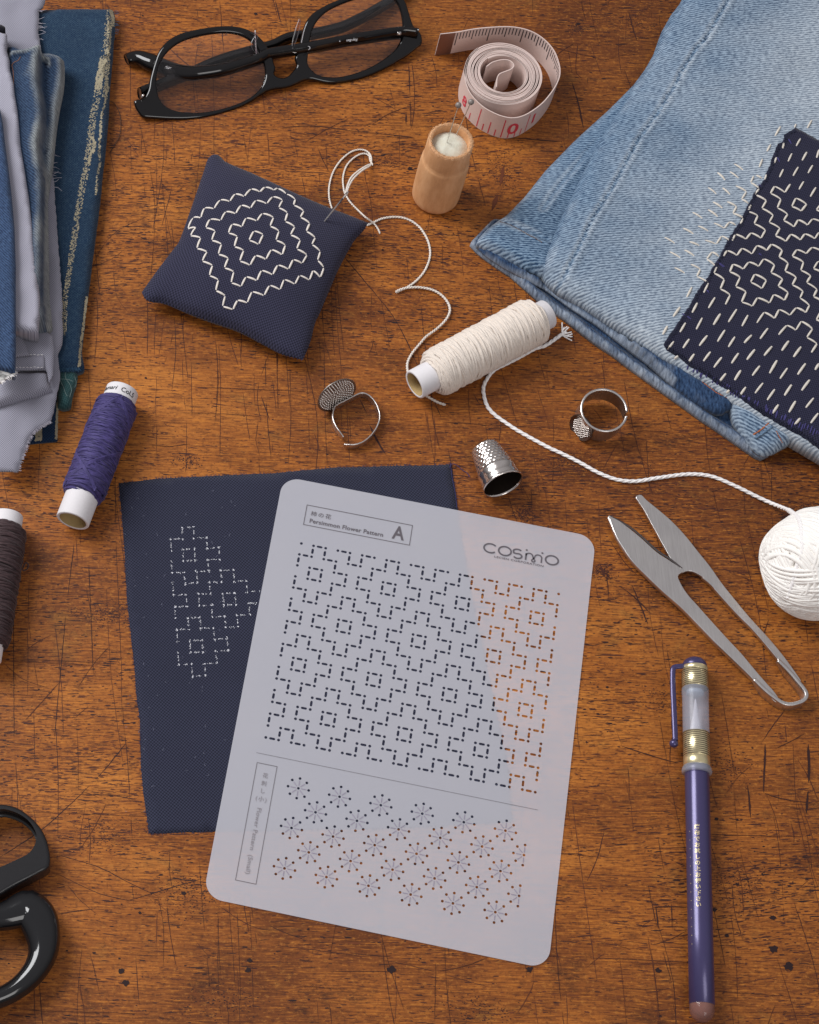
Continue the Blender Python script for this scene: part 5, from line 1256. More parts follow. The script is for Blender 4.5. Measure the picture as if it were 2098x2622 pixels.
# ------------------------------------------------------------------ white cord and yarn ball
cord_px = [(1450, 850, .08), (1436, 858, .08), (1398, 884, .08), (1370, 893, .08), (1330, 915, .08), (1290, 935, .08), (1268, 946, .08), (1250, 966, .08), (1238, 995, .08), (1246, 1035, .08), (1263, 1058, .08), (1288, 1077, .08), (1329, 1104, .08), (1400, 1143, .08), (1439, 1161, .08), (1487, 1185, .08),
           (1532, 1210, .08), (1581, 1228, .08), (1629, 1232, .08), (1682, 1224, .08), (1763, 1214, .08), (1824, 1220, .08), (1885, 1245, .08), (1938, 1271, .10), (1975, 1288, .25), (2005, 1300, .9), (2024, 1308, 1.7)]
ball_c = P(2087, 1434, 2.0)
yb = empty('yarn_ball', (ball_c.x, ball_c.y, 0), 'white yarn ball at the right edge with its long tail wandering over the wood', 'yarn ball')
mb = MB(); yarn(mb, smooth_path([P(x, y, z) for x, y, z in cord_px], .08), .080, 3, .8, 8, .06)
# frayed end
e0 = P(1448, 852, .1)
for (x, y) in ((1440, 826), (1453, 836), (1457, 838), (1464, 850), (1466, 855), (1462, 862), (1465, 872), (1445, 838), (1466, 862)):
    m_ = P((1436 + x) / 2 + rnd.uniform(-2, 2), (858 + y) / 2 + rnd.uniform(-3, 3), .12)
    tube(mb, smooth_path([P(1430, 861, .09), P(1438, 857, .1), m_, P(x, y, rnd.uniform(.05, .2))], .05), .028, 5)
mb.build('tail', [M_WHITE], yb)
def ballr(d): # lumpy ovoid radius in direction d
    return 1.98 * (1 + .10 * d.x * d.y - .06 * d.z + .05 * math.sin(3 * d.x + 1) + .04 * math.sin(4 * d.y + 2 * d.z))
mb = MB(); vs = []; fs = []
for i in range(25):
    for k in range(48):
        th_ = math.pi * i / 24; a = 2 * math.pi * k / 48; d = Vector((math.sin(th_) * math.cos(a), math.sin(th_) * math.sin(a), math.cos(th_))); vs.append(ball_c + d * (ballr(d) - .06))
for i in range(24):
    for k in range(48): l = (k + 1) % 48; fs.append((i * 48 + k, (i + 1) * 48 + k, (i + 1) * 48 + l, i * 48 + l))
mb.add(vs, fs)
rb = random.Random(4)
for grp in range(17):
    ax = Vector((rb.gauss(0, 1), rb.gauss(0, .45), rb.gauss(0, .5))).normalized(); cnt = rb.randrange(10, 19); off0 = rb.uniform(-.5, .5); lay = .02 + grp * .006
    ax2 = ax.orthogonal().normalized(); ax3 = ax.cross(ax2)
    for j in range(cnt):
        off = off0 + (j - cnt / 2) * .082 + rb.uniform(-.012, .012)
        if abs(off) > .92: continue
        a0 = rb.uniform(0, 6.28); pts = []; wq = rb.uniform(.01, .03)
        tl_ = Vector((rb.gauss(0, .03), rb.gauss(0, .03), rb.gauss(0, .03)))
        for q in range(72):
            a = a0 + 2 * math.pi * q / 72; rr_ = math.sqrt(1 - off * off); d = (ax * (off + wq * math.sin(2 * a)) + (ax2 * math.cos(a) + ax3 * math.sin(a)) * rr_ + tl_ * math.sin(a)).normalized()
            pts.append(ball_c + d * (ballr(d) + lay + .02 * math.sin(5 * a + j)))
        tube(mb, pts, .092, 6, closed=True)
wy = mb.build('wound_yarn', [M_YARN], yb)
bvy = BVHTree.FromPolygons([Vector(v) for v in mb.v], mb.f)
pp = [drape(bvy, x, y, .07)[0] for x, y in ((2030, 1312), (2040, 1322), (2048, 1345), (2053, 1375), (2052, 1410), (2042, 1450), (2030, 1490), (2018, 1530))]
mb = MB(); yarn(mb, smooth_path([P(2020, 1306, 1.5)] + [p for p in pp if p], .08), .10, 3, .55, 8, .06); mb.build('tail', [M_WHITE], yb)

# ------------------------------------------------------------------ thread snips
I_ = lambda p: zz('I', p)
M_SNIP = plain('brushed_steel', S(228, 222, 219), .34, 1.0, var=.05, bump=.08, bscale=60)
def brushed():
    t = NT('ground_steel'); c = t.coord('Object', scale=(1.2, 1.2, 1), rot=(0, 0, math.radians(-35))); st = t.noise(t.coord('Object', scale=(28, 1.2, 1), rot=(0, 0, math.radians(20))), 1, 3, .7); bl = t.noise(c, .8, 4, .6)
    t.set(col=t.mix(st, S(196, 190, 186), S(240, 236, 233)), metal=1.0, rough=t.math('MULTIPLY_ADD', bl, .30, .18)); t.bump(st, .12, .01); return t.m
M_SNIP = brushed()
M_EDGE = plain('ground_steel_edge', S(120, 112, 110), .3, 1.0)
sn = empty('thread_snips', P(1800, 1600, 0), 'steel spring thread snips lying open between the stencil card and the yarn ball', 'snips')
def plate(name, px, z, th, mat, bev=.018, dz=0.0):
    pts = smooth_path([P(x, y, z) for x, y in px], .08, True); lp = [(p.x, p.y) for p in pts]
    o = curve_solid(name, [offset(lp, bev)], max(.001, th / 2 - bev), bev, mat, sn, Matrix.Translation((0, 0, z - th / 2)), 2)
    return o
RBp = I_([(570, 182), (584, 166), (606, 166), (640, 200), (720, 265), (800, 335), (880, 420), (960, 520), (1040, 620), (1110, 720), (1190, 820), (1290, 940), (1400, 1060), (1500, 1180), (1580, 1290), (1612, 1340), (1590, 1345), (1540, 1285), (1475, 1215), (1400, 1120), (1300, 1005), (1200, 905), (1100, 795), (1040, 725), (985, 680), (930, 650), (890, 646), (848, 660), (820, 620), (790, 570), (740, 480), (680, 370), (620, 260)])
plate('blade', RBp, .34, .13, M_SNIP)
LBp = I_([(398, 295), (395, 315), (410, 350), (440, 420), (490, 505), (550, 590), (640, 680), (740, 775), (850, 870), (960, 982), (1060, 1085), (1160, 1182), (1260, 1278), (1330, 1350), (1400, 1420), (1445, 1470), (1475, 1460), (1440, 1405), (1400, 1360), (1330, 1280), (1240, 1172), (1140, 1065), (1040, 955), (960, 865), (890, 785), (845, 710), (836, 672), (866, 640), (780, 578), (700, 525), (600, 435), (520, 370), (430, 305)])
plate('blade', LBp, .50, .13, M_SNIP)
# ground cutting edge along the left blade and its pale spine
mb = MB(); tube(mb, smooth_path([P(x, y, .47) for x, y in I_([(405, 300), (520, 362), (600, 425), (700, 515), (780, 568), (860, 632)])], .1), .05, 8, ry=.035); mb.build('cutting_edge', [M_EDGE], sn)
mb = MB(); tube(mb, smooth_path([P(x, y, .40) for x, y in I_([(397, 310), (440, 425), (490, 510), (550, 595), (640, 686), (740, 782), (850, 878), (960, 990), (1060, 1094), (1160, 1190), (1260, 1286), (1330, 1358), (1400, 1430)])], .1), .045, 8, ry=.13); mb.build('spine', [M_SNIP], sn)
mb = MB(); tube(mb, smooth_path([P(x, y, .28) for x, y in I_([(985, 690), (1040, 735), (1100, 805), (1200, 915), (1300, 1015), (1400, 1130), (1470, 1215)])], .1), .035, 8, ry=.10); mb.build('spine', [M_SNIP], sn)
ub = [P(x, y, .62) for x, y in I_([(1470, 1205), (1540, 1275), (1600, 1345), (1640, 1395), (1650, 1430), (1625, 1462), (1560, 1482), (1500, 1474), (1440, 1435), (1380, 1385), (1320, 1325)])]
def vb2(path, h0, h1, th=.06):
    mb = MB(); sp = smooth_path(path, .07); n = len(sp); vs = []
    for i in range(n):
        t_ = (sp[min(i + 1, n - 1)] - sp[max(i - 1, 0)]); t_.z = 0; t_.normalize(); nn = Vector((-t_.y, t_.x, 0)); e = math.sin(math.pi * min(max(i / (n - 1), .0), 1)) ** .5 if False else min(1, .35 + min(i, n - 1 - i) / 12)
        zt_ = h1; zb_ = h1 - (h1 - h0) * e
        for a_, b_ in ((1, zb_ + .02), (1, zt_ - .02), (.7, zt_), (-.7, zt_), (-1, zt_ - .02), (-1, zb_ + .02), (-.7, zb_), (.7, zb_)): p = sp[i] + nn * th * a_; vs.append((p.x, p.y, b_))
    fs = [(i * 8 + k, i * 8 + (k + 1) % 8, (i + 1) * 8 + (k + 1) % 8, (i + 1) * 8 + k) for i in range(n - 1) for k in range(8)] + [tuple(range(8))[::-1], tuple((n - 1) * 8 + k for k in range(8))]
    mb.add(vs, fs); return mb
vb2(ub, .0, .60, .075).build('spring_bow', [M_SNIP], sn)

# ------------------------------------------------------------------ chalk brush pen
zc_ = .55
pa, pb_ = P(1779, 1684, zc_), P(1799, 2616, zc_)
axp_ = (pb_ - pa).normalized(); PL = (pb_ - pa).length
def hpx(y):  # distance along the pen for a photo row
    f = (y - 1684) / (2616 - 1684); q = P(1779 + 20 * f, y, zc_); return (q - pa).dot(axp_)
pen = empty('marking_pen', ((pa + pb_) / 2).xy.to_3d(), 'violet marking pen with a clear cap between gold rings, below the steel snips', 'pen')
M_VIO = NT('violet_metallic_paint'); M_VIO.set(col=M_VIO.mix(M_VIO.noise(M_VIO.coord(), 60, 2), S(52, 46, 82), S(84, 76, 120)), rough=.30, metal=.35, spec=.5, coat=.2); M_VIO = M_VIO.m
M_GOLD = plain('pale_gold_foil', S(234, 220, 176), .30, .85)
M_LINE = plain('dark_gold_line', S(74, 60, 44), .5)
def frosted(name, tint, op, rough=.25, colr=None):
    t = NT(name); tr = t.n('BsdfTransparent'); tr.inputs[0].default_value = tint; t.set(col=colr or S(186, 188, 200), rough=rough, spec=.5)
    mx = t.n('MixShader'); mx.inputs[0].default_value = op; t.lk(tr.outputs[0], mx.inputs[1]); t.lk(t.b.outputs[0], mx.inputs[2]); t.lk(mx.outputs[0], t.out.inputs[0]); return t.m
M_FROST = frosted('frosted_clear_plastic', (.97, .97, 1, 1), .42)
M_FROST2 = frosted('smoky_clear_plastic', (.92, .80, .76, 1), .45, .12, S(150, 112, 104))
RC, RB_ = .50, .455
mb = MB(); h1 = hpx(1709); lathe(mb, [(.0001, 0), (.14, .012), (.27, .06), (.38, .14), (.45, .25), (.485, h1), (.47, h1 + .02)], pa, axp_, 48); mb.build('cap_dome', [M_VIO], pen)
def rings(name, ya, yb, n, mats=None):
    mb = MB(); a, b = hpx(ya), hpx(yb); prof = []
    lathe(mb, [(RC - .01, a), (RC, a + .01), (RC, b - .01), (RC - .01, b)], pa, axp_, 48)
    for i in range(n):
        h = a + (b - a) * (i + .5) / n; w_ = (b - a) / n * .24
        lathe(mb, [(RC - .002, h - w_), (RC + .006, h - w_ * .6), (RC + .006, h + w_ * .6), (RC - .002, h + w_)], pa, axp_, 48, mi=1)
    mb.build(name, [M_GOLD, M_LINE], pen)
rings('gold_band', 1709, 1720, 0); rings('gold_rings', 1720, 1763, 9); rings('gold_rings', 1878, 1940, 12); rings('gold_band', 1940, 1964, 0)
mb = MB(); lathe(mb, [(RC - .01, hpx(1763)), (RC + .012, hpx(1766)), (RC + .012, hpx(1781)), (RC, hpx(1784)), (RC, hpx(1878))], pa, axp_, 48); mb.build('clear_cap', [M_FROST], pen)
mb = MB(); lathe(mb, [(RC, hpx(1963)), (RC + .05, hpx(1968)), (RC + .07, hpx(1976)), (RC + .05, hpx(1981)), (RB_, hpx(1982))], pa, axp_, 48); mb.build('clear_collar', [M_FROST], pen)
mb = MB(); lathe(mb, [(.02, hpx(1790)), (.05, hpx(1800)), (.10, hpx(1825)), (.17, hpx(1852)), (.24, hpx(1872)), (.25, hpx(1880)), (.0001, hpx(1880))], pa, axp_, 24); mb.build('brush_tip', [plain('white_bristle', S(226, 222, 226), .5)], pen)
mb = MB(); lathe(mb, [(.0001, hpx(1768)), (.33, hpx(1769)), (.33, hpx(1779)), (.0001, hpx(1780))], pa, axp_, 24); mb.build('cap_plug', [plain('blue_grey_plastic', S(150, 166, 182), .4)], pen)
mb = MB(); lathe(mb, [(.40, hpx(1960)), (RB_, hpx(1978)), (RB_, hpx(2050)), (RB_ + .0, hpx(2400)), (RB_, hpx(2573)), (.3, hpx(2576))], pa, axp_, 56); brl = mb.build('barrel', [M_VIO], pen)
mb = MB(); lathe(mb, [(RB_ - .01, hpx(2573)), (RB_ - .005, hpx(2586)), (.42, hpx(2598)), (.34, hpx(2608)), (.2, hpx(2616)), (.0001, hpx(2619))], pa, axp_, 40); mb.build('end_plug', [M_FROST2], pen)
mb = MB(); lathe(mb, [(RB_ - .04, hpx(2574)), (.3, hpx(2596)), (.0001, hpx(2602))], pa, axp_, 32); mb.build('end_core', [plain('dull_rose_plastic', S(150, 104, 92), .4)], pen)
mb = MB()
tube(mb, smooth_path([P(1770, 1703, .62), P(1745, 1706, .66), P(1730, 1708, .66), P(1724, 1716, .66), P(1724, 1760, .64), P(1727, 1830, .60), P(1730, 1896, .56)], .06), .11, 10, ry=.07, up=Vector((0, 0, 1)))
cb = P(1726, 1904, .50); lathe(mb, [(.0001, -.17), (.09, -.15), (.15, -.08), (.17, 0), (.15, .08), (.09, .15), (.0001, .17)], cb, (0, 0, 1), 24)
mb.build('clip', [M_VIO], pen)
# gold lettering down the barrel
M_GPR = plain('gold_lettering', S(214, 196, 150), .35, .3)
v_ = Vector((0, 0, 1)); v_ = (v_ - axp_ * v_.dot(axp_)).normalized(); u_ = v_.cross(axp_)
if u_.x < 0: u_ = -u_
def pentext(chars, y0, y1, ang, size, squash=1.0):
    n = len(chars); objs = []
    for i, ch in enumerate(chars):
        yy = y0 + (y1 - y0) * (i + .9) / n; h = hpx(yy); o = text_mesh('t', ch, size, M_GPR, Matrix.Identity(4), None, align='CENTER', bold=.003, extrude=0)
        for vv in o.data.vertices:
            x, y = vv.co.x, vv.co.y; a = ang + x / RB_; p = pa + axp_ * (h - y) + (u_ * math.sin(a) + v_ * math.cos(a)) * (RB_ + .006); vv.co = p
        objs.append(o)
    return objs
ob_ = pentext('端布でお試しの上お使い下さい', 2118, 2332, math.radians(-22), .205)
join_meshes('gold_lettering', ob_, brl)
ob_ = pentext('・・・・・・・・・・・・・・', 2120, 2430, math.radians(-58), .12) ; join_meshes('gold_small_print', ob_, brl)

# ------------------------------------------------------------------ black scissors at the lower left corner
q6_ = lambda p: zz((0, 2040), p, 3.85)
sc_ = empty('scissors', P(0, 2350, 0), 'black handled scissors entering from the left edge, only the two finger loops in view', 'scissors')
M_BLK2 = plain('black_plastic', S(30, 29, 31), .26, spec=.5, var=.12)
M_BLK3 = plain('glossy_black_plastic', S(22, 22, 24), .10, spec=.6, var=.1)
def handle(outer, hole, z, ext, bev, mat):
    lo = [(p.x, p.y) for p in smooth_path([P(x, y, z) for x, y in q6_(outer)], .15, True)]
    lh = [(p.x, p.y) for p in smooth_path([P(x, y, z) for x, y in q6_(hole)], .15, True)]
    return curve_solid('handle', [offset(lo, bev), offset(lh, -bev)], ext, bev, mat, sc_, Matrix.Translation((0, 0, z - ext - bev)), 5)
handle([(-300, 120), (-150, 80), (0, 68), (90, 78), (180, 108), (270, 168), (350, 240), (420, 330), (468, 440), (490, 540), (497, 630), (478, 700), (400, 745), (300, 800), (200, 850), (100, 905), (0, 965), (-120, 1030), (-300, 1100)],
       [(-250, 330), (-150, 230), (0, 160), (95, 172), (185, 210), (255, 262), (300, 325), (325, 390), (315, 445), (288, 500), (235, 548), (145, 590), (60, 630), (0, 655), (-120, 700), (-250, 730)], 1.0, .36, .14, M_BLK2)
cl = [(-260, 1290, 120), (-130, 1205, 118), (0, 1190, 118), (100, 1165, 135), (200, 1125, 160), (275, 1105, 178), (345, 1165, 190), (395, 1260, 180), (425, 1390, 158), (428, 1500, 140), (405, 1600, 125), (345, 1715, 112), (255, 1820, 102), (150, 1905, 95), (40, 1965, 90), (-80, 2005, 90), (-200, 2010, 95), (-290, 1960, 100), (-350, 1800, 100), (-370, 1600, 100), (-340, 1420, 110)]
cps = smooth_path([P(*q6_([(x, y)])[0], .72) for x, y, r in cl], .12, True); nC = len(cps)
src = [P(*q6_([(x, y)])[0], .72) for x, y, r in cl]; rr = []
for p in cps:
    ds = sorted((((p - q).length, i) for i, q in enumerate(src)))[:3]; wsum = sum(1 / (d + .05) for d, i in ds); rr.append(sum(cl[i][2] / (d + .05) for d, i in ds) / wsum / 3.85 / 64)
rr = [sum(rr[(i + k) % nC] for k in range(-4, 5)) / 9 for i in range(nC)]
mb = MB(); tube(mb, cps, rr, 20, closed=True, up=Vector((0, 0, 1)), ry=[.42 + .25 * min(1, r / 1.0) * .5 for r in rr]); mb.build('handle', [M_BLK3], sc_)
mb = MB(); lathe(mb, [(.0001, .1), (.2, .09), (.38, .0), (.42, -.25)], P(-160, 2330, .6), (0, 0, 1), 24); mb.build('pivot', [M_STEEL], sc_)
mb = MB(); tube(mb, [P(-60, 2290, .5), P(-300, 2330, .5), P(-700, 2390, .4)], [.5, .5, .3], 12, ry=[.12] * 3); mb.build('blades', [M_STEEL], sc_)

# ------------------------------------------------------------------ jeans leg with sashiko patch
jn = empty('jeans_leg', P(1800, 500, 0), 'faded light blue jeans leg mended with a stitched navy patch, at the upper right', 'jeans')
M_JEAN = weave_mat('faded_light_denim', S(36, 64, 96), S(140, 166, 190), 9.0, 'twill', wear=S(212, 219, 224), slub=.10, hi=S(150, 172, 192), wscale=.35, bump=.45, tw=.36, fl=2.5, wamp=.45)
M_JEAN_IN = weave_mat('blue_denim_inside', S(16, 32, 58), S(66, 94, 132), 9.0, 'twill', wear=S(196, 206, 216), slub=.08, hi=S(150, 172, 198), wscale=1.2, bump=.3, tw=.07, fl=2.2)
Ztop = 1.5
up_out = [(1745, 0, 1.3), (1722, 30, 1.2), (1698, 73, 1.1), (1678, 130, 1.0), (1655, 170, .9), (1626, 211, .95)] + [(x, y, z) for (x, y), z in zip(zz('C', [(495, 635), (420, 745), (360, 850), (300, 960), (245, 1070), (185, 1190), (125, 1310), (75, 1420), (35, 1530)]), (1.0, 1.1, 1.2, 1.3, 1.4, 1.45, 1.5, 1.55, 1.6))] + [(1402, 650, 1.55), (1396, 685, 1.4),
          (1404, 712, 1.2), (1438, 738, 1.25), (1499, 772, 1.3), (1560, 812, 1.35), (1625, 852, 1.4), (1698, 902, 1.4), (1740, 924, 1.4), (1768, 945, 1.4), (1809, 968, 1.4), (1856, 1000, 1.4), (1902, 1032, 1.4), (1950, 1062, 1.4), (1992, 1090, 1.4), (2057, 1128, 1.4), (2098, 1152, 1.4), (2160, 1190, 1.4), (2400, 1330, 1.3), (2500, 700, 1.3), (2500, 0, 1.3), (2450, -400, 1.3), (1950, -400, 1.3)]
left_out = [(1650, 178, .75), (1625, 211, .7), (1560, 276, .65), (1500, 330, .65), (1471, 357, .65), (1400, 430, .7), (1345, 499, .8), (1300, 545, .9), (1276, 560, .95), (1250, 580, .95), (1228, 604, .95), (1223, 616, .9),
          (1250, 632, .95), (1300, 655, 1.0), (1350, 680, 1.05), (1398, 700, 1.05), (1450, 700, .9), (1520, 560, .8), (1620, 380, .7), (1680, 260, .7)]
CRE = [tuple(P(x, y, 1.8).xy) for x, y in zz('C', [(1230, -150), (1150, 10), (1090, 110), (1020, 230), (960, 290), (880, 410), (830, 510), (720, 690), (600, 860), (520, 1010), (440, 1160), (380, 1260), (290, 1400), (210, 1570), (130, 1725)]) + zz('F', [(95, 290)])]
FLD = [tuple(P(x, y, 1.2).xy) for x, y in zz('C', [(720, 230), (690, 340), (590, 560), (480, 700), (390, 830), (310, 930), (240, 1060), (190, 1180), (120, 1300), (40, 1450), (-40, 1560), (-80, 1640)])]
PUC = [tuple(P(x, y, 1.0).xy) for x, y in zz('B', [(1420, 1385), (1530, 1440), (1640, 1490), (1725, 1530)])]
def jz(X, Y, D):
    sd, par = segdist(X, Y, CRE); fd, fp = segdist(X, Y, FLD)   # sd<0: right of the crease going down
    z = .55 * (1 - np.exp(-np.clip(D, 0, None) / .8))
    z -= .14 * np.exp(-((sd + .03) / .05) ** 2); z += .08 * np.exp(-((sd - .13) / .10) ** 2) + .05 * np.exp(-((sd + .2) / .12) ** 2)
    z += .10 * vnoise(X, Y, .18, 3) + .03 * vnoise(X * .7 + Y, Y - X, .55, 5)
    return z * np.clip(D / .35, 0, 1)
HEM = [tuple(P(x, y, 1.4).xy) for x, y, z in up_out[17:33]]
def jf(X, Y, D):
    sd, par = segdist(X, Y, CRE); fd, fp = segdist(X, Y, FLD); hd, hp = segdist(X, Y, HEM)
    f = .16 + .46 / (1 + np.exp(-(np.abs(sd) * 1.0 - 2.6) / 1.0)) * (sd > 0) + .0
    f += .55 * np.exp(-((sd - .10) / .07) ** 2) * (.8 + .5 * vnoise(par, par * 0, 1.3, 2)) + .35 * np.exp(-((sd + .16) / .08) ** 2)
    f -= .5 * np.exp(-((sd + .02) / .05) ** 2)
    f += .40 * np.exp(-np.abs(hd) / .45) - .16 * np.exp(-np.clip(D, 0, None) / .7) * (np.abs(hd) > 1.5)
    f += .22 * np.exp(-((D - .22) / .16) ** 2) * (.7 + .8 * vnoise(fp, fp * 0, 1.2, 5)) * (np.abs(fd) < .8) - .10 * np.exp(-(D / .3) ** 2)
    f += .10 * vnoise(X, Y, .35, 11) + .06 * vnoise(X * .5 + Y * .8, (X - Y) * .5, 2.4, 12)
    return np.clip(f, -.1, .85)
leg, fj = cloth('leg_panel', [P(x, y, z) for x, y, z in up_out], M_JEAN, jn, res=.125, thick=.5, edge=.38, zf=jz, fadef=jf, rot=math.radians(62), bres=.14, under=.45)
bvj = fj()
LRD = [tuple(P(x, y, 1.0).xy) for x, y in zz('C', [(330, 880), (260, 960), (180, 1060), (100, 1150), (40, 1230), (-20, 1330)])]
def kz(X, Y, D):
    pd, q = segdist(X, Y, PUC); ld, q2 = segdist(X, Y, LRD)
    z = .30 * (1 - np.exp(-D / .5)) + .04 * vnoise(X, Y, .8, 4) - .09 * np.exp(-((pd) / .08) ** 2) + .07 * np.exp(-((np.abs(pd) - .2) / .1) ** 2) - .07 * np.exp(-(ld / .09) ** 2) + .08 * np.exp(-((ld - .22) / .12) ** 2)
    z += .10 * vnoise(X * 1.2 + Y, Y, .8, 6) * np.exp(-np.clip(segdist(X, Y, [tuple(P(1225, 612, 1).xy), tuple(P(1398, 690, 1).xy)])[0] ** 2, 0, 9) / 1.2)
    return z * np.clip(D / .25, 0, 1)
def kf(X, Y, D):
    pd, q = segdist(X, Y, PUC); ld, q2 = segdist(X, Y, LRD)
    vd, q3 = segdist(X, Y, FLD); return np.clip(.04 - .30 * np.exp(-np.abs(vd) / .5) + .45 * np.exp(-((np.abs(pd) - .16) / .10) ** 2) + .35 * np.exp(-((np.abs(ld) - .16) / .09) ** 2) + .30 * np.exp(-(D / .25) ** 2) * (Y < P(1345, 499, .8).y) + .18 * vnoise(X, Y, .9, 7), -.25, .8)  # besides worn ridges, shade of the fold valley is put into the denim colour
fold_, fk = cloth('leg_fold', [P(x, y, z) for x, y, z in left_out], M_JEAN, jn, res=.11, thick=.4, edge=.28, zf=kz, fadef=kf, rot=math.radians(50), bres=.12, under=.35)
bvk = fk()
# lower (back) layer whose turned edge shows below
low = [(1210, 612, .3), (1205, 622, .3), (1222, 640, .3), (1240, 655, .3), (1275, 680, .3), (1309, 702, .3), (1398, 779, .35), (1450, 812, .4), (1495, 848, .4), (1535, 878, .4), (1572, 902, .4), (1615, 935, .4), (1658, 966, .4), (1705, 1000, .4), (1747, 1030, .4), (1795, 1065, .4), (1836, 1092, .4), (1890, 1130, .4), (1938, 1164, .4), (1955, 1170, .4), (1975, 1160, .4), (1990, 1140, .4), (2010, 1080, .4), (1990, 1020, .4), (1800, 860, .4), (1500, 640, .4), (1300, 560, .3), (1260, 560, .3)]
def lz(X, Y, D): return (.16 * np.exp(-((D - .18) / .14) ** 2) - .15 * np.exp(-((D - .55) / .18) ** 2) + .04 * vnoise(X, Y, 1.5, 2) + .03 * vnoise(X, Y, 4, 3)) * np.clip(D / .1, 0, 1)
def lf(X, Y, D): return np.clip(.85 * np.exp(-((D - .06) / .10) ** 2) - .1 + .30 * np.clip(vnoise(X, Y, 2.2, 6), 0, 1) + .5 * np.clip(vnoise(X, Y, 5, 9) - .45, 0, 1), 0, 1) * .95
cloth('back_layer', [P(x, y, z) for x, y, z in low], M_JEAN_IN, jn, res=.12, thick=.3, edge=.18, zf=lz, fadef=lf, rot=math.radians(-30), bres=.1, under=.02)
# turned up hem band of the front
hemo = [(1232, 618, .75), (1262, 640, .75), (1300, 660, .8), (1350, 690, .8), (1398, 722, .8), (1438, 752, .8), (1499, 790, .9), (1560, 832, .95), (1625, 872, 1.0), (1698, 915, 1.05), (1740, 935, 1.1), (1809, 978, 1.1), (1870, 1018, 1.1), (1885, 1040, 1.0), (1870, 1040, .95), (1858, 1050, .9), (1840, 1052, .85), (1815, 1042, .8), (1775, 1018, .8), (1722, 977, .78), (1662, 925, .75), (1601, 880, .72), (1532, 827, .7), (1460, 780, .68), (1398, 735, .66), (1340, 706, .62), (1290, 680, .6), (1245, 650, .6), (1226, 630, .62)]
HP = [tuple(P(x, y, .75).xy) for x, y, z in hemo[19:28]]
def hz(X, Y, D):
    hd, hp = segdist(X, Y, HP); return .22 * np.exp(-((np.abs(hd) - .12) / .13) ** 2) * np.clip(D / .08, 0, 1) + .05 * vnoise(X, Y, 1.2, 4) * np.clip(D / .3, 0, 1)
def hf(X, Y, D):
    hd, hp = segdist(X, Y, HP); return np.clip(.85 * np.exp(-((np.abs(hd) - .05) / .08) ** 2) - .05 + .30 * np.clip(vnoise(hp, np.abs(hd) * .25, 2.5, 8), 0, 1), 0, 1) * .9 - .05
hem, fh = cloth('hem', [P(x, y, z) for x, y, z in hemo], M_JEAN_IN, jn, res=.10, thick=.3, edge=.16, zf=hz, fadef=hf, rot=math.radians(-30), bres=.09, under=.4)
# end piece with the double seam at the hem corner
endp = [(1872, 1030, .95), (1885, 1025, 1.0), (1930, 1050, 1.1), (1975, 1080, 1.15), (2020, 1105, 1.15), (2040, 1118, 1.1), (2025, 1130, .95), (2000, 1146, .8), (1985, 1156, .7), (1962, 1164, .6), (1945, 1160, .6), (1930, 1145, .65), (1905, 1110, .8), (1885, 1075, .9)]
en_, fe = cloth('hem_corner', [P(x, y, z) for x, y, z in endp], M_JEAN, jn, res=.10, thick=.3, edge=.2, rot=math.radians(20), bres=.09, under=.35, fadef=lambda X, Y, D: .28 * np.exp(-(D / .3) ** 2) + .08,
                zf=lambda X, Y, D: .12 * np.clip(D / .3, 0, 1) + .03 * vnoise(X, Y, 2, 3))
bve = fe(); bvh = fh()
M_ORG = plain('copper_topstitch', S(168, 96, 54), .8); M_BRW = plain('brown_topstitch', S(112, 84, 62), .85)
def run_stitch(mb, bv, px, step, r, duty=.75, jit=.6):
    pp = resample([Vector((a, b, 0)) for a, b in px], step)
    for i in range(len(pp) - 1):
        a, b = pp[i], pp[i].lerp(pp[i + 1], duty); A_, n1 = drape(bv, a.x + rnd.uniform(-jit, jit), a.y + rnd.uniform(-jit, jit)); B_, n2 = drape(bv, b.x, b.y)
        if A_ and B_ and (A_ - B_).length < .8: stitch(mb, A_, B_, r, n1, lift=r * .3, segs=6)
mb = MB(); run_stitch(mb, bvh, zz('F', [(760, 765), (820, 805), (900, 860), (960, 910), (1020, 955), (1080, 1000), (1170, 1045)]), 5.5, .026); mb.build('topstitching', [M_ORG], hem)
mb = MB(); run_stitch(mb, bvk, zz('B', [(1430, 1398), (1480, 1410), (1530, 1435), (1590, 1470), (1640, 1495), (1700, 1530)]) + zz('E', [(1580, 120), (1640, 165), (1680, 200)])[:0], 5, .020); mb.build('topstitching', [M_BRW], fold_)
mb = MB(); run_stitch(mb, bve, zz('F', [(1310, 1265), (1360, 1232), (1410, 1190)]), 12, .035, .9); run_stitch(mb, bve, zz('F', [(1455, 1240), (1480, 1290), (1495, 1320)]), 5, .022); mb.build('topstitching', [M_ORG], en_)
mb = MB()
pp = [drape(bve, x, y, .02)[0] for x, y in zz('F', [(1325, 1285), (1370, 1255), (1430, 1215)])]; pp = [p for p in pp if p]
if len(pp) > 1: tube(mb, smooth_path(pp, .06), .055, 8)
mb.build('seam_ridge', [M_JEAN], en_)

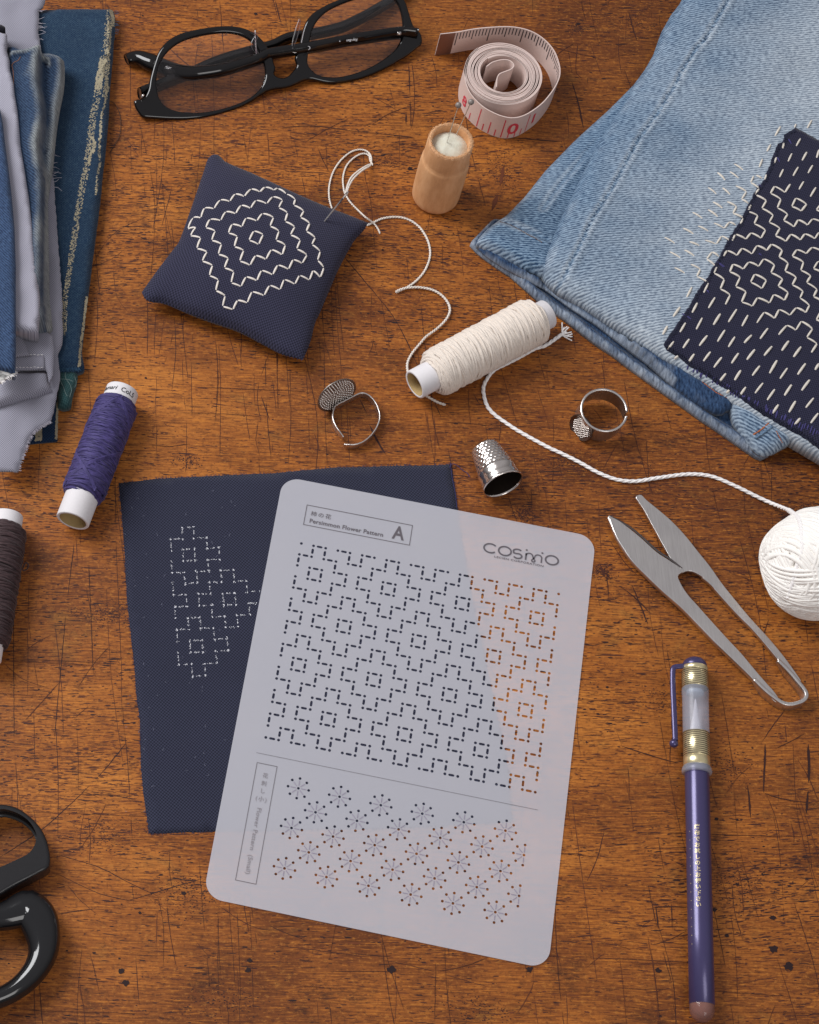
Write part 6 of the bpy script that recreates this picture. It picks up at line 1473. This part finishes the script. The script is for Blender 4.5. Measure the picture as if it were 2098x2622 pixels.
# patch: laid over the leg, following its surface
r2 = lambda p: zz((1698, 300), p, 4.3125)
r3 = lambda p: zz((1698, 640), p, 4.3125)
pat = r2([(1465, 118), (1400, 150), (1335, 192), (1335, 260), (1270, 295), (1245, 350), (1225, 410), (1195, 470), (1180, 540), (1150, 600), (1125, 680), (1070, 750), (1010, 830), (985, 900), (940, 970), (900, 1050), (865, 1120), (830, 1180), (790, 1240), (750, 1310), (695, 1390), (670, 1460), (625, 1540), (580, 1610), (530, 1690)]) + \
      r3([(505, 290), (420, 400), (350, 510), (290, 620), (215, 730), (150, 840), (60, 950), (8, 1050), (60, 1120), (180, 1190), (300, 1290), (480, 1390), (620, 1490), (750, 1570), (880, 1660), (1000, 1750), (1150, 1850), (1270, 1920), (1400, 1990), (1550, 2075), (1640, 2140), (1725, 2200), (1900, 2300), (3200, 2900)]) + \
      r2([(3400, 900), (1850, 330), (1725, 262), (1640, 212), (1560, 165)])
def jeans_h(x, y):
    h = bvj.ray_cast(Vector((x, y, 20)), Vector((0, 0, -1))); return h[0].z if h[0] else 1.4
pw = []
for x, y in pat:
    q, _n = drape(bvj, x, y); pw.append(Vector((q.x, q.y, 0)) if q else P(x, y, 1.45) * 1.0)
for p in pw: p.z = 0
hcache = {}
def pz(X, Y, D):
    return np.array([jeans_h(a, b) for a, b in zip(X, Y)]) + .055 + .015 * vnoise(X, Y, 1.2, 4)
M_PATCH = weave_mat('navy_patch_weave', S(15, 16, 28), S(54, 54, 78), 8.6, hi=S(74, 70, 98))
patch, fp_ = cloth('patch', pw, M_PATCH, jn, res=.16, thick=.05, edge=.07, zf=pz, rot=math.radians(-32), bres=.12, jag=.025)
bvp2 = fp_()
PATHS = [
 (r2, [(800,755),(925,820),(870,905),(945,950)], 0), (r2, [(975,960),(940,1040),(1050,1085),(1010,1175),(1135,1245),(1085,1335),(975,1275),(920,1345),(800,1290),(765,1365)], 0),
 (r2, [(705,930),(815,985),(775,1060),(890,1110),(850,1195)], 0), (r2, [(1095,675),(1030,640)], 0),
 (r2, [(1005,645),(970,720),(1065,785),(1020,855),(1145,920),(1095,1005),(1220,1080),(1175,1160),(1295,1225),(1245,1310),(1360,1370),(1415,1290),(1520,1355),(1570,1285),(1680,1340),(1725,1270),(1830,1330)], 0),
 (r2, [(1145,630),(1125,690)], 0), (r2, [(1410,735),(1350,830),(1235,760),(1190,840),(1305,905),(1265,1000),(1380,1070),(1335,1140),(1450,1210),(1495,1130),(1600,1190),(1655,1120),(1760,1160)], 0),
 (r2, [(1470,890),(1590,960),(1530,1035),(1425,985)], 1), (r2, [(1780,930),(1695,1020),(1770,1065)], 0), (r2, [(560,1165),(680,1225),(735,1155),(805,1190)], 0), (r2, [(460,1355),(590,1400),(650,1310),(740,1360)], 0),
 (r2, [(670,1535),(710,1470),(820,1525),(875,1445),(985,1510),(1040,1415),(1150,1470),(1200,1400),(1320,1470),(1285,1545),(1385,1610),(1350,1700),(1475,1766),(1430,1851),(1550,1921),(1515,1996),(1620,2076),(1580,2156),(1475,2101),(1405,2186),(1285,2121),(1235,2221),(1120,2151),(1035,2276)], 0),
 (r3, [(775,155),(890,210),(950,130),(1060,180),(1115,95),(1235,165),(1195,250),(1325,320),(1275,400),(1385,470),(1345,555),(1225,490),(1180,585),(1045,525),(990,620),(870,575),(920,460),(805,405),(855,300),(740,240)], 1),
 (r3, [(1015,265),(1145,335),(1095,425),(970,355)], 1), (r2, [(1760,1480),(1650,1435),(1585,1505),(1480,1460),(1430,1535),(1555,1600),(1525,1690),(1635,1751),(1590,1826),(1705,1901),(1665,1981),(1780,2045)], 0),
 (r2, [(620,1537),(545,1485),(485,1565),(575,1635)], 0), (r3, [(600,175),(565,255),(680,325),(635,430),(745,495),(690,605)], 0), (r3, [(305,155),(415,210),(375,290),(505,360),(450,475)], 0),
 (r3, [(1275,940),(1370,830),(1470,885),(1530,785),(1655,870),(1590,965),(1705,1035),(1640,1135)], 0), (r3, [(1760,660),(1695,770),(1770,805)], 0), (r2, [(1790,1620),(1715,1590),(1665,1672),(1780,1725)], 0)]
D2 = [((1300,100),(1240,205)),((1470,75),(1455,110)),((1645,30),(1595,120)),((1190,300),(1150,375)),((1100,460),(1065,550)),((1520,235),(1475,315)),((1335,280),(1325,340)),((1425,400),(1385,485)),((1590,385),(1540,475)),((1725,360),(1700,445)),((1255,440),(1230,510)),((1330,575),(1290,660)),((1495,550),(1440,645)),((1655,530),(1605,615)),((1555,710),(1505,795)),((1690,775),(1630,875)),
      ((790,515),(885,580)),((740,600),(835,670)),((605,610),(685,690)),((500,775),(590,845)),((660,780),(740,850)),((555,935),(655,1000)),((500,1020),(605,1095)),((330,1050),(435,1115)),((390,1200),(500,1255)),((225,1225),(335,1285)),((20,1325),(130,1390)),((295,1375),(400,1415)),((240,1465),(345,1530)),((75,1485),(190,1550)),((130,1660),(240,1720))]
D3 = [((575,525),(505,640)),((380,585),(325,690)),((435,750),(370,875)),((250,805),(190,905)),((635,705),(560,825)),((815,655),(725,795)),((940,720),(875,840)),((290,985),(225,1080)),((120,1010),(55,1095)),((490,945),(405,1055)),((685,885),(605,1010)),((795,960),(725,1070)),((980,940),(900,1025)),((1160,865),(1075,980)),((525,1125),(450,1225)),((345,1150),(285,1240)),((170,1165),(130,1200)),((650,1185),(565,1295)),((835,1140),(760,1250)),((1015,1100),(930,1210)),((1205,1065),(1120,1165)),((1390,1005),(1315,1110)),((1525,1070),(1445,1180)),((695,1365),(620,1460)),((860,1330),(795,1435)),((1070,1280),(990,1385)),((1260,1220),(1180,1360)),((1375,1305),(1295,1420)),((1575,1255),(1490,1375)),((1725,1255),(1685,1320)),((915,1515),(850,1610)),((1105,1470),(1020,1580)),((1235,1540),(1155,1655)),((1420,1490),(1345,1605)),((1620,1435),(1535,1550)),((1275,1710),(1215,1800)),((1465,1670),(1395,1790)),((1665,1635),(1580,1740)),((1515,1860),(1460,1925)),((1715,1805),(1635,1910)),
      ((320,410),(265,520)),((190,630),(115,735)),((50,840),(0,930)),((735,1545),(705,1580))]
def drape2(x, y):
    a, n = drape(bvp2, x, y)
    b, m = drape(bvj, x, y)
    if a is None: return b, m
    if b is None: return a, n
    return (a, n) if a.z >= b.z - .02 else (b, m)
mb = MB()
def st2(a, b, r):
    A_, n1 = drape2(*a); B_, n2 = drape2(*b)
    if A_ and B_: stitch(mb, A_, B_, r * rnd.uniform(.88, 1.12), ((n1 + n2) / 2).normalized())
for fn, pts, cl in PATHS:
    pts = fn(pts); n = len(pts)
    for i in range(n if cl else n - 1):
        a, b = pts[i], pts[(i + 1) % n]; g = .05
        st2((a[0] + (b[0] - a[0]) * g, a[1] + (b[1] - a[1]) * g), (b[0] + (a[0] - b[0]) * g, b[1] + (a[1] - b[1]) * g), .046)
for a, b in D2: st2(*r2([a, b]), .046)
for a, b in D3: st2(*r3([a, b]), .052)
mb.build('sashiko_stitches', [plain('off_white_sashiko_thread', S(214, 206, 194), .85, bump=.3, bscale=18, sheen=.3)], patch)
# overcast stitches and fray along the patch edge
mb = MB(); ed = [Vector((a, b, 0)) for a, b in pat[:48]]; ed = resample(ed, 2.0)
for i in range(3, len(ed) - 3):
    t_ = (ed[i + 1] - ed[i - 1]).normalized(); nn = Vector((-t_.y, t_.x, 0)); 
    for q in range(2):
        off = rnd.uniform(-4, 3); L = rnd.uniform(3, 9); a = (ed[i].x - nn.x * 3 + rnd.uniform(-3, 3), ed[i].y - nn.y * 3 + rnd.uniform(-3, 3)); b = (a[0] + nn.x * L * -1 + t_.x * off, a[1] + nn.y * L * -1 + t_.y * off)
        A_, n1 = drape2(*a); B_, n2 = drape2(*b)
        if A_ and B_ and (A_ - B_).length < .6: tube(mb, [A_ + n1 * .0, (A_ + B_) / 2 + n1 * .045, B_ - n2 * .01], [.014, .02, .01], 5)
mb.build('frayed_edge', [plain('navy_fringe', S(30, 32, 54), .95, var=.3)], patch)
mb = MB()
bot = [Vector((a, b, 0)) for a, b in r3([(240, 1270), (420, 1330), (560, 1400), (700, 1480), (830, 1580), (990, 1640), (1140, 1720), (1270, 1790), (1420, 1870), (1540, 1910), (1660, 1960), (1725, 2000)])]; bot = resample(bot, 8)
for p in bot:
    for q in range(2):
        x, y = p.x + rnd.uniform(-4, 4), p.y + rnd.uniform(-5, 5); L = rnd.uniform(8, 18); A_, n1 = drape2(x, y); B_, n2 = drape2(x - L * .35, y + L)
        if A_ and B_ and rnd.random() < .6: stitch(mb, A_, B_, .030, n1)
for a, b in [((600, 130), (665, 185)), ((480, 440), (510, 470)), ((210, 700), (310, 760)), ((1060, 40), (1090, 60))]:
    a, b = r3([a, b]); A_, n1 = drape2(*a); B_, n2 = drape2(*b)
    if A_ and B_: stitch(mb, A_, B_, .035, n1)
for a, b in [((1380, 235), (1420, 290)), ((1060, 740), (1090, 780)), ((590, 1590), (680, 1650)), ((1260, 440), (1290, 490))]:
    a, b = r2([a, b]); A_, n1 = drape2(*a); B_, n2 = drape2(*b)
    if A_ and B_: stitch(mb, A_, B_, .035, n1)
mb.build('overcast_stitches', [plain('violet_blue_thread', S(58, 54, 108), .8)], patch)
